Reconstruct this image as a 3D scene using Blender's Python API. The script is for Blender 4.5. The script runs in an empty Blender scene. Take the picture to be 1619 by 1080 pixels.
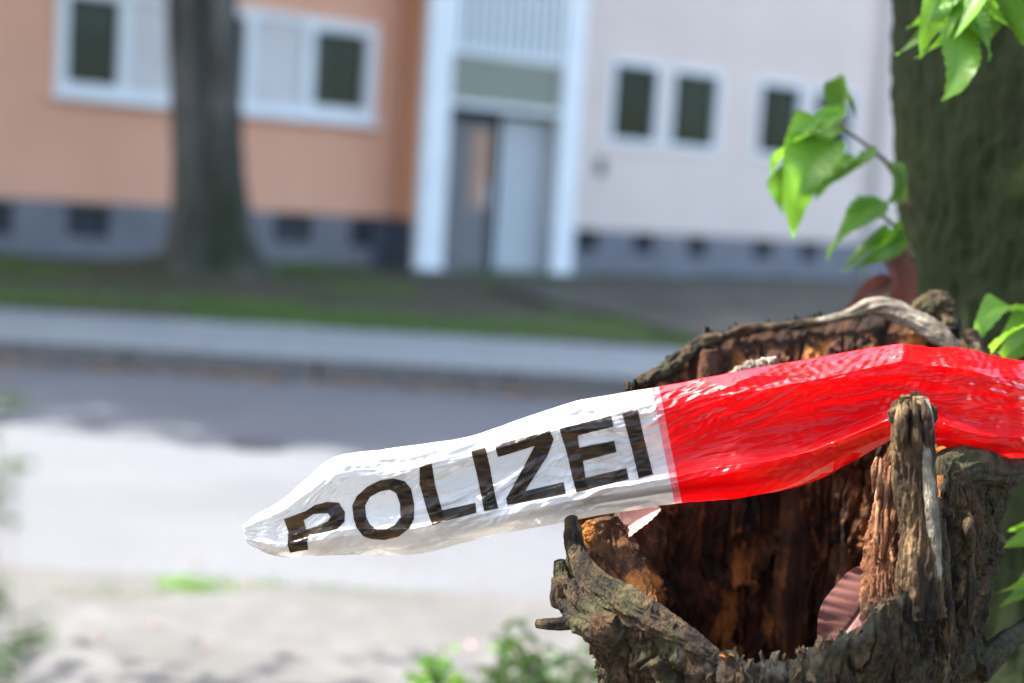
import bpy, bmesh, math, random
import numpy as np
from mathutils import Vector, Matrix, geometry
random.seed(7); rng = np.random.default_rng(7)
S = bpy.context.scene; COL = S.collection

# ------------------------------------------------------------------ camera
CW, CH, FPX = 1619.0, 1080.0, 2249.0
CAM_H = 0.95; PITCH = math.atan(210/2249.0); ROLL = 0.06
Fv = Vector((0, math.cos(PITCH), -math.sin(PITCH)))
R0 = Vector((1, 0, 0)); U0 = Vector((0, math.sin(PITCH), math.cos(PITCH)))
Rv = R0*math.cos(ROLL) + U0*math.sin(ROLL)
Uv = -R0*math.sin(ROLL) + U0*math.cos(ROLL)
CAMP = Vector((0, 0, CAM_H))
cam = bpy.data.cameras.new('camera'); camo = bpy.data.objects.new('camera', cam); COL.objects.link(camo)
camo.matrix_world = Matrix(((Rv.x, Uv.x, -Fv.x, 0), (Rv.y, Uv.y, -Fv.y, 0), (Rv.z, Uv.z, -Fv.z, CAM_H), (0, 0, 0, 1)))
cam.sensor_width = 36; cam.lens = FPX/CW*36; cam.clip_start = 0.02; cam.clip_end = 2000
cam.dof.use_dof = True; cam.dof.focus_distance = 0.99; cam.dof.aperture_fstop = 3.2
S.camera = camo

# ------------------------------------------------------------------ sky, sun, exposure
SUN = Vector((-0.60, 0.09, 0.79)).normalized()          # direction towards the sun
W = bpy.data.worlds.new('World'); S.world = W; W.use_nodes = True
nt = W.node_tree; nt.nodes.clear()
sky = nt.nodes.new('ShaderNodeTexSky'); sky.sky_type = 'NISHITA'; sky.sun_disc = False
sky.sun_elevation = math.asin(SUN.z); sky.sun_rotation = math.atan2(SUN.x, SUN.y)
sky.air_density = 1.0; sky.dust_density = 3.0; sky.ozone_density = 1.0
bg = nt.nodes.new('ShaderNodeBackground'); bg.inputs['Strength'].default_value = 0.15
wo = nt.nodes.new('ShaderNodeOutputWorld')
nt.links.new(sky.outputs[0], bg.inputs[0]); nt.links.new(bg.outputs[0], wo.inputs[0])
sl = bpy.data.lights.new('sun', 'SUN'); sl.energy = 3.3; sl.angle = math.radians(0.53); sl.color = (1.0, 0.97, 0.93)
so = bpy.data.objects.new('sun', sl); COL.objects.link(so)
so.rotation_euler = (-SUN).to_track_quat('-Z', 'Y').to_euler(); so.location = (-8, 5, 14)
S.view_settings.view_transform = 'Standard'; S.view_settings.look = 'None'
S.view_settings.exposure = 2.55; S.view_settings.gamma = 1.0; S.view_settings.use_white_balance = True; S.view_settings.white_balance_temperature = 6850; S.view_settings.white_balance_tint = 10; S.view_settings.use_curve_mapping = False
S.cycles.max_bounces = 10; S.cycles.transparent_max_bounces = 16; S.cycles.transmission_bounces = 8

# ------------------------------------------------------------------ helpers
def ray(px, py):
    return Fv + Rv*((px-CW/2)/FPX) + Uv*((CH/2-py)/FPX)
def at(px, py, d):
    return CAMP + ray(px, py)*d
def ground(px, py, z=0.0):
    d = ray(px, py); return CAMP + d*((z-CAM_H)/d.z)
FvN, RvN, UvN, CN = (np.array(v) for v in (Fv, Rv, Uv, CAMP))
def at_np(px, py, d):
    return CN + (FvN + np.multiply.outer((px-CW/2)/FPX, RvN) + np.multiply.outer((CH/2-py)/FPX, UvN))*np.asarray(d)[..., None]

_perm = rng.permutation(256); _perm = np.concatenate([_perm, _perm, _perm])
_grad = rng.normal(size=(256, 3)); _grad /= np.linalg.norm(_grad, axis=1)[:, None]
def pnoise(P):
    P = np.asarray(P, float); I = np.floor(P).astype(int); f = P-I; I &= 255
    w = f*f*f*(f*(f*6-15)+10); out = np.zeros(P.shape[:-1])
    for dx in (0, 1):
        for dy in (0, 1):
            for dz in (0, 1):
                h = _perm[_perm[_perm[(I[..., 0]+dx)] + I[..., 1]+dy] + I[..., 2]+dz]
                g = _grad[h & 255]
                d = (f[..., 0]-dx)*g[..., 0] + (f[..., 1]-dy)*g[..., 1] + (f[..., 2]-dz)*g[..., 2]
                ww = (w[..., 0] if dx else 1-w[..., 0])*(w[..., 1] if dy else 1-w[..., 1])*(w[..., 2] if dz else 1-w[..., 2])
                out += d*ww
    return out*1.6
def fbm(P, o=4, gain=.5):
    P = np.asarray(P, float); a = 1; s = 0
    for i in range(o):
        s = s + a*pnoise(P*(2**i)+i*17.3); a *= gain
    return s
def ridged(P, o=4, gain=.5):
    P = np.asarray(P, float); a = 1; s = 0
    for i in range(o):
        s = s + a*(1-2*np.abs(pnoise(P*(2**i)+i*11.7))); a *= gain
    return s
def sstep(a, b, x):
    t = np.clip((x-a)/(b-a), 0, 1); return t*t*(3-2*t)
def crom(t, K):
    """Catmull-Rom through rows of K at parameter t (in index units)."""
    K = np.asarray(K, float); n = len(K); t = np.clip(np.asarray(t, float), 0, n-1-1e-6)
    i = t.astype(int); f = (t-i)[..., None]
    g = lambda j: K[np.clip(j, 0, n-1)]
    a, b, c, d = g(i-1), g(i), g(i+1), g(i+2)
    return .5*(2*b + (c-a)*f + (2*a-5*b+4*c-d)*f*f + (3*b-a-3*c+d)*f**3)

def tag(o, label=None, cat=None, group=None, kind=None):
    if label: o['label'] = label
    if cat: o['category'] = cat
    if group: o['group'] = group
    if kind: o['kind'] = kind
    return o
def link(name, me, mat=None, parent=None):
    o = bpy.data.objects.new(name, me); COL.objects.link(o)
    if mat is not None and me is not None and len(me.materials) == 0: me.materials.append(mat)
    if parent is not None: o.parent = parent
    return o
def empty(name, loc=(0, 0, 0), rz=0):
    o = bpy.data.objects.new(name, None); COL.objects.link(o); o.location = loc; o.rotation_euler = (0, 0, rz)
    o.empty_display_size = .1; return o
def mesh_np(name, V, Fq, smooth=True, attr=None):
    V = np.asarray(V, np.float32).reshape(-1, 3); Fq = np.asarray(Fq, np.int32); k = Fq.shape[1]
    me = bpy.data.meshes.new(name); me.vertices.add(len(V)); me.vertices.foreach_set('co', V.ravel())
    me.loops.add(Fq.size); me.loops.foreach_set('vertex_index', Fq.ravel())
    me.polygons.add(len(Fq)); me.polygons.foreach_set('loop_start', np.arange(0, Fq.size, k, dtype=np.int32))
    me.polygons.foreach_set('loop_total', np.full(len(Fq), k, np.int32))
    me.polygons.foreach_set('use_smooth', np.full(len(Fq), smooth))
    if attr:
        for nm, val in attr.items():
            a = me.attributes.new(nm, 'FLOAT', 'POINT'); a.data.foreach_set('value', np.asarray(val, np.float32).ravel())
    me.update(calc_edges=True); me.validate(); return me
def grid_faces(nu, nv, wrap_u=False):
    iu = np.arange(nu if wrap_u else nu-1); iv = np.arange(nv-1)
    A, B = np.meshgrid(iu, iv, indexing='ij'); A2 = (A+1) % nu
    return np.stack([A*nv+B, A2*nv+B, A2*nv+B+1, A*nv+B+1], -1).reshape(-1, 4)
class MB:
    """collects boxes; build() links them as one mesh"""
    def __init__(s): s.v = []; s.f = []
    def box(s, x0, x1, y0, y1, z0, z1):
        b = len(s.v)
        s.v += [(x0,y0,z0),(x1,y0,z0),(x1,y1,z0),(x0,y1,z0),(x0,y0,z1),(x1,y0,z1),(x1,y1,z1),(x0,y1,z1)]
        s.f += [[b+i for i in q] for q in ((0,3,2,1),(4,5,6,7),(0,1,5,4),(1,2,6,5),(2,3,7,6),(3,0,4,7))]
        return s
    def build(s, name, mat, parent=None, bevel=0):
        me = bpy.data.meshes.new(name); me.from_pydata(s.v, [], s.f); me.update()
        if bevel:
            bm = bmesh.new(); bm.from_mesh(me); bmesh.ops.bevel(bm, geom=bm.edges[:], offset=bevel, segments=2, affect='EDGES'); bm.to_mesh(me); bm.free()
        return link(name, me, mat, parent)
def bx(name, mat, parent, *a, bevel=0): return MB().box(*a).build(name, mat, parent, bevel)

# ------------------------------------------------------------------ materials
def newmat(name):
    m = bpy.data.materials.new(name); m.use_nodes = True; m.node_tree.nodes.clear()
    return m, m.node_tree
def N(nt, typ, **kw):
    n = nt.nodes.new(typ)
    for k, v in kw.items():
        if k in n.inputs: n.inputs[k].default_value = v
        else: setattr(n, k, v)
    return n
def coords(nt, scale=(1, 1, 1), kind='Object'):
    tc = N(nt, 'ShaderNodeTexCoord'); mp = N(nt, 'ShaderNodeMapping'); mp.inputs['Scale'].default_value = scale
    nt.links.new(tc.outputs[kind], mp.inputs[0]); return mp.outputs[0]
def ramp(nt, fac, stops):
    r = N(nt, 'ShaderNodeValToRGB'); e = r.color_ramp.elements
    while len(e) < len(stops): e.new(.5)
    for el, (p, c) in zip(e, stops): el.position = p; el.color = (*c, 1)
    nt.links.new(fac, r.inputs[0]); return r.outputs[0]
def noise(nt, vec, scale, detail=6, rough=.55, dist=0):
    n = N(nt, 'ShaderNodeTexNoise'); n.inputs['Scale'].default_value = scale; n.inputs['Detail'].default_value = detail
    n.inputs['Roughness'].default_value = rough; n.inputs['Distortion'].default_value = dist
    nt.links.new(vec, n.inputs['Vector']); return n.outputs['Fac']
def mixc(nt, fac, a, b, mode='MIX'):
    m = N(nt, 'ShaderNodeMix'); m.data_type = 'RGBA'; m.blend_type = mode
    for sock, val in ((m.inputs[0], fac), (m.inputs[6], a), (m.inputs[7], b)):
        if isinstance(val, (int, float)): sock.default_value = val
        elif isinstance(val, tuple): sock.default_value = (*val, 1)
        else: nt.links.new(val, sock)
    return m.outputs[2]
def surf(nt, sh):
    o = N(nt, 'ShaderNodeOutputMaterial'); nt.links.new(sh, o.inputs['Surface'])
def noisy(name, stops, scale=20, rough=.85, bump=.3, bscale=None, bdist=.002, stretch=(1, 1, 1), spec=.3, detail=8, big=None):
    m, nt = newmat(name); v = coords(nt, stretch)
    c = ramp(nt, noise(nt, v, scale, detail, .6), stops)
    if big: c = mixc(nt, ramp(nt, noise(nt, v, big[0], 3), ((.4, (0, 0, 0)), (.62, (1, 1, 1)))), c, big[1])
    p = N(nt, 'ShaderNodeBsdfPrincipled'); nt.links.new(c, p.inputs['Base Color'])
    p.inputs['Roughness'].default_value = rough; p.inputs['Specular IOR Level'].default_value = spec
    if bump:
        b = N(nt, 'ShaderNodeBump'); b.inputs['Strength'].default_value = bump; b.inputs['Distance'].default_value = bdist
        nt.links.new(noise(nt, v, bscale or scale*3, 8, .65), b.inputs['Height']); nt.links.new(b.outputs[0], p.inputs['Normal'])
    surf(nt, p.outputs[0]); return m
def leafmat(name, stops, trans, rough=.45, tf=.45, scale=30, vcol=None):
    m, nt = newmat(name); v = coords(nt)
    oi = N(nt, 'ShaderNodeObjectInfo')
    nz = noise(nt, v, scale, 4); add = N(nt, 'ShaderNodeMath', operation='MULTIPLY_ADD'); add.inputs[1].default_value = .35
    nt.links.new(oi.outputs['Random'], add.inputs[0]); nt.links.new(nz, add.inputs[2])
    c = ramp(nt, add.outputs[0], stops)
    spots = ramp(nt, noise(nt, v, scale*6, 3), ((.62, (0, 0, 0)), (.72, (.5, .5, .5)))); c = mixc(nt, spots, c, tuple(.4*x for x in stops[0][1]))
    va = N(nt, 'ShaderNodeAttribute'); va.attribute_name = 'vein'; vm = N(nt, 'ShaderNodeMath', operation='MULTIPLY'); vm.inputs[1].default_value = .32; nt.links.new(va.outputs['Fac'], vm.inputs[0])
    c = mixc(nt, vm.outputs[0], c, vcol or tuple(min(1, 1.5*x) for x in stops[-1][1]))
    p = N(nt, 'ShaderNodeBsdfPrincipled'); nt.links.new(c, p.inputs['Base Color']); p.inputs['Roughness'].default_value = rough
    t = N(nt, 'ShaderNodeBsdfTranslucent'); nt.links.new(mixc(nt, .5, c, trans), t.inputs[0])
    mx = N(nt, 'ShaderNodeMixShader'); mx.inputs[0].default_value = tf
    nt.links.new(p.outputs[0], mx.inputs[1]); nt.links.new(t.outputs[0], mx.inputs[2]); surf(nt, mx.outputs[0]); return m

M = {}
M['asphalt'] = noisy('asphalt', ((.3, (.082, .087, .097)), (.7, (.128, .134, .146))), 40, .9, .5, 180, .004, big=(.9, (.09, .094, .104)))
M['paving'] = noisy('paving', ((.3, (.15, .165, .17)), (.7, (.23, .25, .25))), 12, .9, .4, 90, .004)
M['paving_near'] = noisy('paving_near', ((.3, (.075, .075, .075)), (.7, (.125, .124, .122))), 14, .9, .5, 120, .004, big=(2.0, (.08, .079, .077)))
M['kerb'] = noisy('kerb', ((.3, (.06, .062, .065)), (.7, (.12, .12, .12))), 20, .9, .4)
M['soil'] = noisy('soil', ((.3, (.05, .035, .022)), (.7, (.13, .095, .065))), 18, .95, .8, 60, .02)
M['lawn'] = noisy('lawn', ((.32, (.075, .06, .042)), (.5, (.05, .046, .026)), (.68, (.04, .06, .022))), 1.1, .95, .6, 40, .03)
M['bare_earth'] = noisy('bare_earth', ((.34, (.035, .036, .024)), (.5, (.06, .054, .042)), (.66, (.105, .095, .08))), 1.2, .95, .5, 40, .02)
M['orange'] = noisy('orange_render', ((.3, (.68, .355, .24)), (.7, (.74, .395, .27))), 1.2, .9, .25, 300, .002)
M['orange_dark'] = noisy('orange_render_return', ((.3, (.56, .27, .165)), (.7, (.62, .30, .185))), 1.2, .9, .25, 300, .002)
M['beige'] = noisy('beige_render', ((.3, (.61, .51, .45)), (.7, (.67, .565, .505))), 1.2, .9, .25, 300, .002)
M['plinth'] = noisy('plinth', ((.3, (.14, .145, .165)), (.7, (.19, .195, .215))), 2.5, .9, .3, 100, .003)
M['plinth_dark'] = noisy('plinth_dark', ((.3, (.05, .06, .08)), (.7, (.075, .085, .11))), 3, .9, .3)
M['white_paint'] = noisy('white_paint', ((.3, (.66, .70, .73)), (.7, (.74, .77, .79))), 3, .5, .05, 60, .001)
M['panel'] = noisy('window_panel', ((.3, (.55, .53, .53)), (.7, (.62, .60, .60))), 3, .6, .1, 60, .001)
M['slat'] = noisy('slat_paint', ((.3, (.68, .74, .78)), (.7, (.74, .80, .83))), 4, .5, .05, 60, .001)
M['olive_panel'] = noisy('olive_panel', ((.3, (.17, .19, .15)), (.7, (.25, .265, .21))), 25, .5, .2, 50, .002)
M['door'] = noisy('door_grey', ((.3, (.13, .13, .14)), (.7, (.17, .17, .18))), 3, .45, .05)
M['orange_reflection_curtain'] = noisy('orange_reflection_curtain', ((.3, (.36, .21, .14)), (.7, (.43, .26, .18))), 3, .4, .05)
M['dark_metal'] = noisy('dark_metal', ((.3, (.03, .035, .045)), (.7, (.05, .055, .07))), 8, .5, .1)
M['roof'] = noisy('roof_tile', ((.3, (.12, .05, .035)), (.7, (.2, .085, .055))), 6, .85, .3)
M['curtain'] = noisy('curtain', ((.3, (.25, .26, .26)), (.7, (.36, .37, .37))), 6, .9, .2, stretch=(6, 1, .3))
def glassmat():
    m, nt = newmat('window_glass'); t = N(nt, 'ShaderNodeBsdfTransparent'); t.inputs[0].default_value = (.42, .47, .44, 1)
    g = N(nt, 'ShaderNodeBsdfGlossy'); g.inputs['Roughness'].default_value = .03; g.inputs[0].default_value = (.9, 1, .95, 1)
    mx = N(nt, 'ShaderNodeMixShader'); mx.inputs[0].default_value = .014
    nt.links.new(t.outputs[0], mx.inputs[1]); nt.links.new(g.outputs[0], mx.inputs[2]); surf(nt, mx.outputs[0]); return m
M['glass'] = glassmat()
M['bark_tree'] = noisy('street_tree_bark', ((.3, (.03, .027, .02)), (.5, (.08, .075, .068)), (.7, (.17, .155, .14))), 5, .9, .8, 25, .03, stretch=(1, 1, .25), big=(1.6, (.025, .03, .016)))
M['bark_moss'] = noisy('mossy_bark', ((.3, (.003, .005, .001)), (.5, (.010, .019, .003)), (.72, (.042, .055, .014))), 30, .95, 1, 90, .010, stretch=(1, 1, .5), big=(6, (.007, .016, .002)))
M['leaf'] = leafmat('leaf_green', ((.2, (.025, .075, .012)), (.8, (.075, .17, .025))), (.2, .5, .03))
M['leaf_bright'] = leafmat('leaf_bright', ((.3, (.05, .14, .02)), (.9, (.11, .26, .03))), (.3, .65, .04), tf=.5)
M['leaf_red'] = leafmat('leaf_red', ((.3, (.24, .085, .06)), (.9, (.36, .15, .11))), (.55, .15, .09), rough=.6, tf=.3)
M['leaf_pink'] = leafmat('leaf_pink', ((.3, (.36, .19, .17)), (.9, (.5, .31, .28))), (.6, .3, .25), rough=.5, tf=.3)
M['leaf_dull'] = leafmat('leaf_dull_red', ((.3, (.07, .024, .02)), (.9, (.14, .055, .045))), (.2, .05, .03), rough=.6, tf=.2, vcol=(.05, .012, .012))
M['leaf_dark'] = leafmat('leaf_dark', ((.2, (.012, .035, .008)), (.8, (.035, .08, .016))), (.08, .2, .02), tf=.3)
M['leaf_litter'] = leafmat('leaf_litter', ((.2, (.10, .055, .025)), (.5, (.22, .12, .05)), (.9, (.36, .2, .06))), (.5, .25, .06), rough=.7, tf=.2)
M['grass'] = leafmat('grass_blade', ((.3, (.035, .075, .015)), (.9, (.09, .16, .03))), (.2, .4, .04), rough=.6, tf=.35, scale=1.5)
M['twig'] = noisy('twig_bark', ((.3, (.05, .035, .02)), (.7, (.11, .08, .05))), 60, .9, .5)

# ------------------------------------------------------------------ the ground
def sheet(name, mat, x0, x1, y0, y1, z, nx=2, ny=2, amp=0, fs=1.0):
    X, Y = np.meshgrid(np.linspace(x0, x1, nx), np.linspace(y0, y1, ny), indexing='ij')
    V = np.stack([X, Y, np.full_like(X, z)], -1)
    if amp: V[..., 2] += amp*fbm(V*fs*np.array((1, 1, 0))+3.3, 3)
    o = link(name, mesh_np(name, V, grid_faces(nx, ny)), mat); tag(o, kind='structure'); return o
KY = 7.35; PY = 9.25; NY = 3.42
sheet('ground', M['soil'], -600, 600, -300, 900, -.03)
sheet('road', M['asphalt'], -60, 60, NY, KY, 0.0)
sheet('near_pavement', M['paving_near'], -60, 60, 2.35, NY-.012, 0.008)
pav = sheet('far_pavement', M['paving'], -60, 60, KY+.12, PY, .10)
for i in range(24):
    x0 = -12+i*1.0
    bx('kerb_stone', M['kerb'], pav, x0+.006, x0+.994, KY, KY+.118, -.02, .104, bevel=.008)
sheet('verge_soil', M['soil'], -30, 30, -3, 2.35, 0.03, 120, 40, .03, 3)
sheet('lawn', M['lawn'], -60, 60, PY, 40, .09, 240, 60, .04, .5)
EPX = [(760, 452), (905, 446), (1600, 452), (1700, 560), (1180, 556), (980, 500)]
def poly_sheet(name, mat, pts, z):
    bm = bmesh.new(); bm.faces.new([bm.verts.new((p.x, p.y, z)) for p in pts]); bmesh.ops.triangulate(bm, faces=bm.faces[:])
    me = bpy.data.meshes.new(name); bm.to_mesh(me); bm.free(); return tag(link(name, me, mat), kind='structure')
EP = [ground(x, y, .14) for x, y in EPX]
poly_sheet('earth_path', M['bare_earth'], EP, .14)
def in_path(P):
    c = np.zeros(len(P), bool); n = len(EP)
    for i in range(n):
        a, b = EP[i], EP[(i+1) % n]
        c ^= ((a.y > P[:, 1]) != (b.y > P[:, 1])) & (P[:, 0] < (b.x-a.x)*(P[:, 1]-a.y)/(b.y-a.y+1e-9)+a.x)
    return c

# ------------------------------------------------------------------ apartment building
FA = math.radians(35); P0 = ground(780, 437); E = Vector((math.cos(FA), math.sin(FA), 0)); NI = Vector((-math.sin(FA), math.cos(FA), 0))
B = empty('apartment_building', (P0.x, P0.y, 0), FA)
tag(B, 'apartment block with orange and beige rendered walls, grey plinth and white slatted entrance', 'building')
def fp(px, py, w=0.0):
    """pixel -> (t, z) on the facade plane lying w metres behind its front"""
    d = ray(px, py); q = P0 + NI*w - CAMP; k = (q.x*NI.x+q.y*NI.y)/(d.x*NI.x+d.y*NI.y)
    p = CAMP + d*k; r = p-P0; return r.x*E.x+r.y*E.y, p.z
HT = 13.6
tL = fp(640, 300)[0]; tC0 = fp(657, 300)[0]; tC1 = fp(910, 300)[0]; tR1 = fp(1372, 250)[0]
zP = fp(600, 343)[1]; zPr = fp(1000, 366)[1]
print('facade', tL, tC0, tC1, tR1, 'plinth', zP, zPr, fp(740, 188), fp(745, 430), fp(0, 318), fp(1340, 385))
TX0 = -16.0
def wall_with_holes(name, mat, t0, t1, z0, z1, holes, thick=.3):
    """a wall slab with real openings: rectangles between the sorted cut lines"""
    mb = MB(); ts = sorted({t0, t1, *[h[0] for h in holes], *[h[1] for h in holes]}); ts = [t for t in ts if t0 <= t <= t1]
    for a, b in zip(ts, ts[1:]):
        hs = sorted([(h[2], h[3]) for h in holes if h[0] <= a+1e-6 and h[1] >= b-1e-6]); z = z0
        for h0, h1 in hs:
            if h0 > z: mb.box(a, b, 0, thick, z, h0)
            z = h1
        if z < z1: mb.box(a, b, 0, thick, z, z1)
    return mb.build(name, mat, B)
def rect(px0, py0, px1, py1):
    a = fp(px0, py1); b = fp(px1, py0); return (a[0], b[0], a[1], b[1])
def window(t0, t1, z0, z1, fw=.13, out=.03, pane='glass'):
    f = MB(); y0, y1 = -out, .12
    f.box(t0, t0+fw, y0, y1, z0, z1); f.box(t1-fw, t1, y0, y1, z0, z1)
    f.box(t0+fw, t1-fw, y0, y1, z0, z0+fw*1.1); f.box(t0+fw, t1-fw, y0, y1, z1-fw, z1)
    w = f.build('window', M['white_paint'], B)
    bx('pane', M['glass'], w, t0+fw-.01, t1-fw+.01, .05, .07, z0+fw*1.1-.01, z1-fw+.01)
    return w
# left window band: frame zone t, z from the photograph
bt0, bz0 = fp(85, 146); bt1, _ = fp(592, 140); bz0 = fp(340, 172)[1]; bz1 = fp(340, 8)[1] + .0
bz1 = max(bz1, fp(560, 36)[1]); print('band', bt0, bt1, bz0, bz1)
st_h = 2.85
holesL = [(bt0, bt1, bz0+k*st_h, bz1+k*st_h) for k in range(4) if bz1+k*st_h < HT-.4]
holesL += [(bt0-6.2, bt1-6.2, a, b) for (_, _, a, b) in holesL]
def bm_rects(lst): return [rect(*r) for r in lst]
base_l = bm_rects([(-160, 316, -90, 365), (-45, 320, 22, 370), (105, 326, 176, 374), (432, 340, 495, 384), (552, 346, 612, 390)])
base_r = bm_rects([(908, 362, 948, 398), (1000, 368, 1036, 402), (1086, 373, 1120, 406), (1190, 379, 1224, 409), (1264, 383, 1296, 412)])
wall_with_holes('left_wall', M['orange'], TX0, tL-.0, zP, HT, holesL)
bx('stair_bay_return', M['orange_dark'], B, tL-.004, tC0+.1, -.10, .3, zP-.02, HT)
bay_side = None
wall_with_holes('left_plinth', M['plinth'], TX0, tL-.45, -.3, zP-.003, base_l, .28)
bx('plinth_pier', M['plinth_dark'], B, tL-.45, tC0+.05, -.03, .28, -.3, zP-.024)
win_r = bm_rects([(958, 102, 1048, 226), (1052, 116, 1142, 232), (1190, 140, 1272, 240), (1276, 150, 1354, 250)])
zr0 = min(w[2] for w in win_r[:2]); zr1 = max(w[3] for w in win_r[:2])
win_r = [(a, b, zr0, zr1) for (a, b, _, _) in win_r]
print('win_r', win_r)
t2 = tR1+.42
win_far = [(t2+.7, t2+2.1, zr0-.1, zr1+.1)]
allr = [(a, b, c+k*st_h, d+k*st_h) for (a, b, c, d) in win_r for k in range(4) if d+k*st_h < HT-.4]
allf = [(a, b, c+k*st_h, d+k*st_h) for (a, b, c, d) in win_far for k in range(4) if d+k*st_h < HT-.4]
wall_with_holes('right_wall', M['beige'], tC1-.06, tR1, zPr, HT, allr)
wall_with_holes('far_wall', M['beige'], tR1+.001, t2+9, zPr, HT, allf, .29)
wall_with_holes('right_plinth', M['plinth'], tC1-.06, t2+9, -.3, zPr-.003, base_r, .28)
for (a, b, c, d) in base_l + base_r:
    w = bx('basement_window', M['dark_metal'], B, a-.01, b+.01, .14, .2, c-.01, d+.01)
    bx('grille_bar', M['plinth_dark'], w, (a+b)/2-.012, (a+b)/2+.012, .10, .135, c, d)
for r in allr + allf: window(*[r[0]+.001, r[1]-.001, r[2]+.001, r[3]-.001], fw=.075)
for (a, b, c, d) in holesL:
    # white framed band: three windows and two panels
    L = b-a; k0 = (fp(205, 60)[0]-bt0)/L; k1 = (fp(350, 60)[0]-bt0)/L-.02; k2 = (fp(400, 100)[0]-bt0)/L; k3 = (fp(478, 100)[0]-bt0)/L
    window(a+.001, a+k0*L, c+.001, d-.001, .13, .05); window(a+k1*L, a+k2*L, c+.001, d-.001, .12, .05); window(a+k3*L, b-.001, c+.001, d-.001, .15, .05)
    for (u0, u1) in ((k0, k1), (k2, k3)):
        pn = bx('window_panel', M['panel'], B, a+u0*L+.002, a+u1*L-.002, .0, .12, c+.1, d-.1)
        for zz in ((c+.001, c+.099), (d-.099, d-.001)): bx('panel_rail', M['white_paint'], pn, a+u0*L+.002, a+u1*L-.002, -.045, .12, *zz)
    bx('window_sill', M['white_paint'], B, a-.05, b+.05, -.14, -.052, c-.05, c-.005)
def curtain(px0, px1, py0, py1, mat='curtain'):
    a, c = fp(px0, py1, .1); b, d = fp(px1, py0, .1); n = 40; tt = np.linspace(a, b, n); yy = .10+.012*np.sin(np.arange(n)*1.3)
    V = np.stack([np.stack([tt, yy, 0*tt+c], -1), np.stack([tt, yy, 0*tt+d], -1)], 1); link('curtain', mesh_np('curtain', V, grid_faces(n, 2)), M[mat], B)
curtain(488, 530, 40, 165); curtain(545, 575, 40, 170, 'orange_reflection_curtain'); curtain(100, 190, -30, 40); curtain(1072, 1128, 122, 214); curtain(1225, 1262, 150, 232); curtain(370, 392, 20, 160)
bx('bell_plate', M['dark_metal'], B, c1b+.25 if False else tC1+.35, tC1+.5, -.02, -.001, 1.5, 1.75)
bx('back_wall', M['beige'], B, TX0, t2+9, 9.5, 9.8, -.3, HT)
bx('end_wall', M['orange'], B, TX0, TX0+.3, .3, 9.5, -.3, HT); bx('end_wall', M['beige'], B, t2+8.7, t2+9, .3, 9.5, -.3, HT)
M['room'] = noisy('room_dimness', ((.3, (.05, .055, .05)), (.7, (.09, .095, .085))), 1.5, .9, 0)
bx('room_dark_backing', M['room'], B, TX0+.3, t2+8.7, 1.3, 1.4, zP, HT-.01)  # added wall behind the panes; the rooms' dimness is put into its colour
bx('floor_slab', M['plinth_dark'], B, TX0+.3, t2+8.7, .31, 9.5, zP-.2, zP)
bx('roof', M['roof'], B, TX0-.4, t2+9.4, -.45, 10.2, HT, HT+.3)
# drainpipe
def tube(name, pts, rad, mat, parent=None, seg=10, jitter=0, nscale=60, caps=True, attr=None):
    pts = [np.array(p, float) for p in pts]; n = len(pts); rad = np.broadcast_to(np.asarray(rad, float), (n,)) if np.ndim(rad) <= 1 else rad
    V = []; up = np.array((0.13, .31, .94))
    for i, p in enumerate(pts):
        t = pts[min(i+1, n-1)]-pts[max(i-1, 0)]; t = t/np.linalg.norm(t)
        a = np.cross(t, up)
        if np.linalg.norm(a) < .2: a = np.cross(t, (1, 0, 0))
        a = a/np.linalg.norm(a); b = np.cross(t, a)
        ang = np.arange(seg)/seg*2*math.pi
        V.append(p + rad[i]*(np.outer(np.cos(ang), a)+np.outer(np.sin(ang), b)))
    V = np.array(V)
    if jitter:
        C = np.array(pts)[:, None, :]; d = V-C; L = np.linalg.norm(d, axis=2, keepdims=True)+1e-9
        V = V + d/L*(jitter*fbm(V*nscale, 4))[..., None]
    Fq = []
    for i in range(n-1):
        for j in range(seg):
            k = (j+1) % seg; Fq.append((i*seg+j, i*seg+k, (i+1)*seg+k, (i+1)*seg+j))
    V = V.reshape(-1, 3); base = len(V); V = np.vstack([V, pts[0], pts[-1]])
    for j in range(seg):
        k = (j+1) % seg; Fq.append((base, k, j, j)); Fq.append((base+1, (n-1)*seg+j, (n-1)*seg+k, (n-1)*seg+k))
    me = bpy.data.meshes.new(name); me.from_pydata(V.tolist(), [], [tuple(dict.fromkeys(map(int, f))) for f in Fq]); me.update()
    me.polygons.foreach_set('use_smooth', [True]*len(me.polygons))
    return link(name, me, mat, parent)
def spath(K, n): 
    return crom(np.linspace(0, len(K)-1, n), K)
tube('drainpipe', [(tR1+.1, -.09, 0), (tR1+.1, -.09, HT)], .055, M['panel'], B)
# entrance: two white columns, slatted balcony front, olive panel, door and slatted screen
PO = -.75
c0a, c0b = fp(666, 300, PO)[0], fp(706, 300, PO)[0]; c1a, c1b = fp(882, 300, PO)[0], fp(912, 300, PO)[0]
for a, b in ((c0a, c0b), (c1a, c1b)): bx('entrance_column', M['white_paint'], B, a, b, PO, PO+.14, -.05, HT-.5, bevel=.01)
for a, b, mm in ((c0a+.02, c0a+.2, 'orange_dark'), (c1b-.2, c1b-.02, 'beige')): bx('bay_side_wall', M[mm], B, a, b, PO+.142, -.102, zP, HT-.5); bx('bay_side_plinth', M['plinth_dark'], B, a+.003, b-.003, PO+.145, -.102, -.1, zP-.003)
zt = fp(800, 80, PO)[1]; zb = fp(800, 172, PO)[1]; zd = fp(740, 190, -.4)[1]
top_rail = bx('balcony_rail', M['slat'], B, c0b+.001, c1a-.001, PO+.08, PO+.14, zt-.10, zt)
ns = 13
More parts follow.
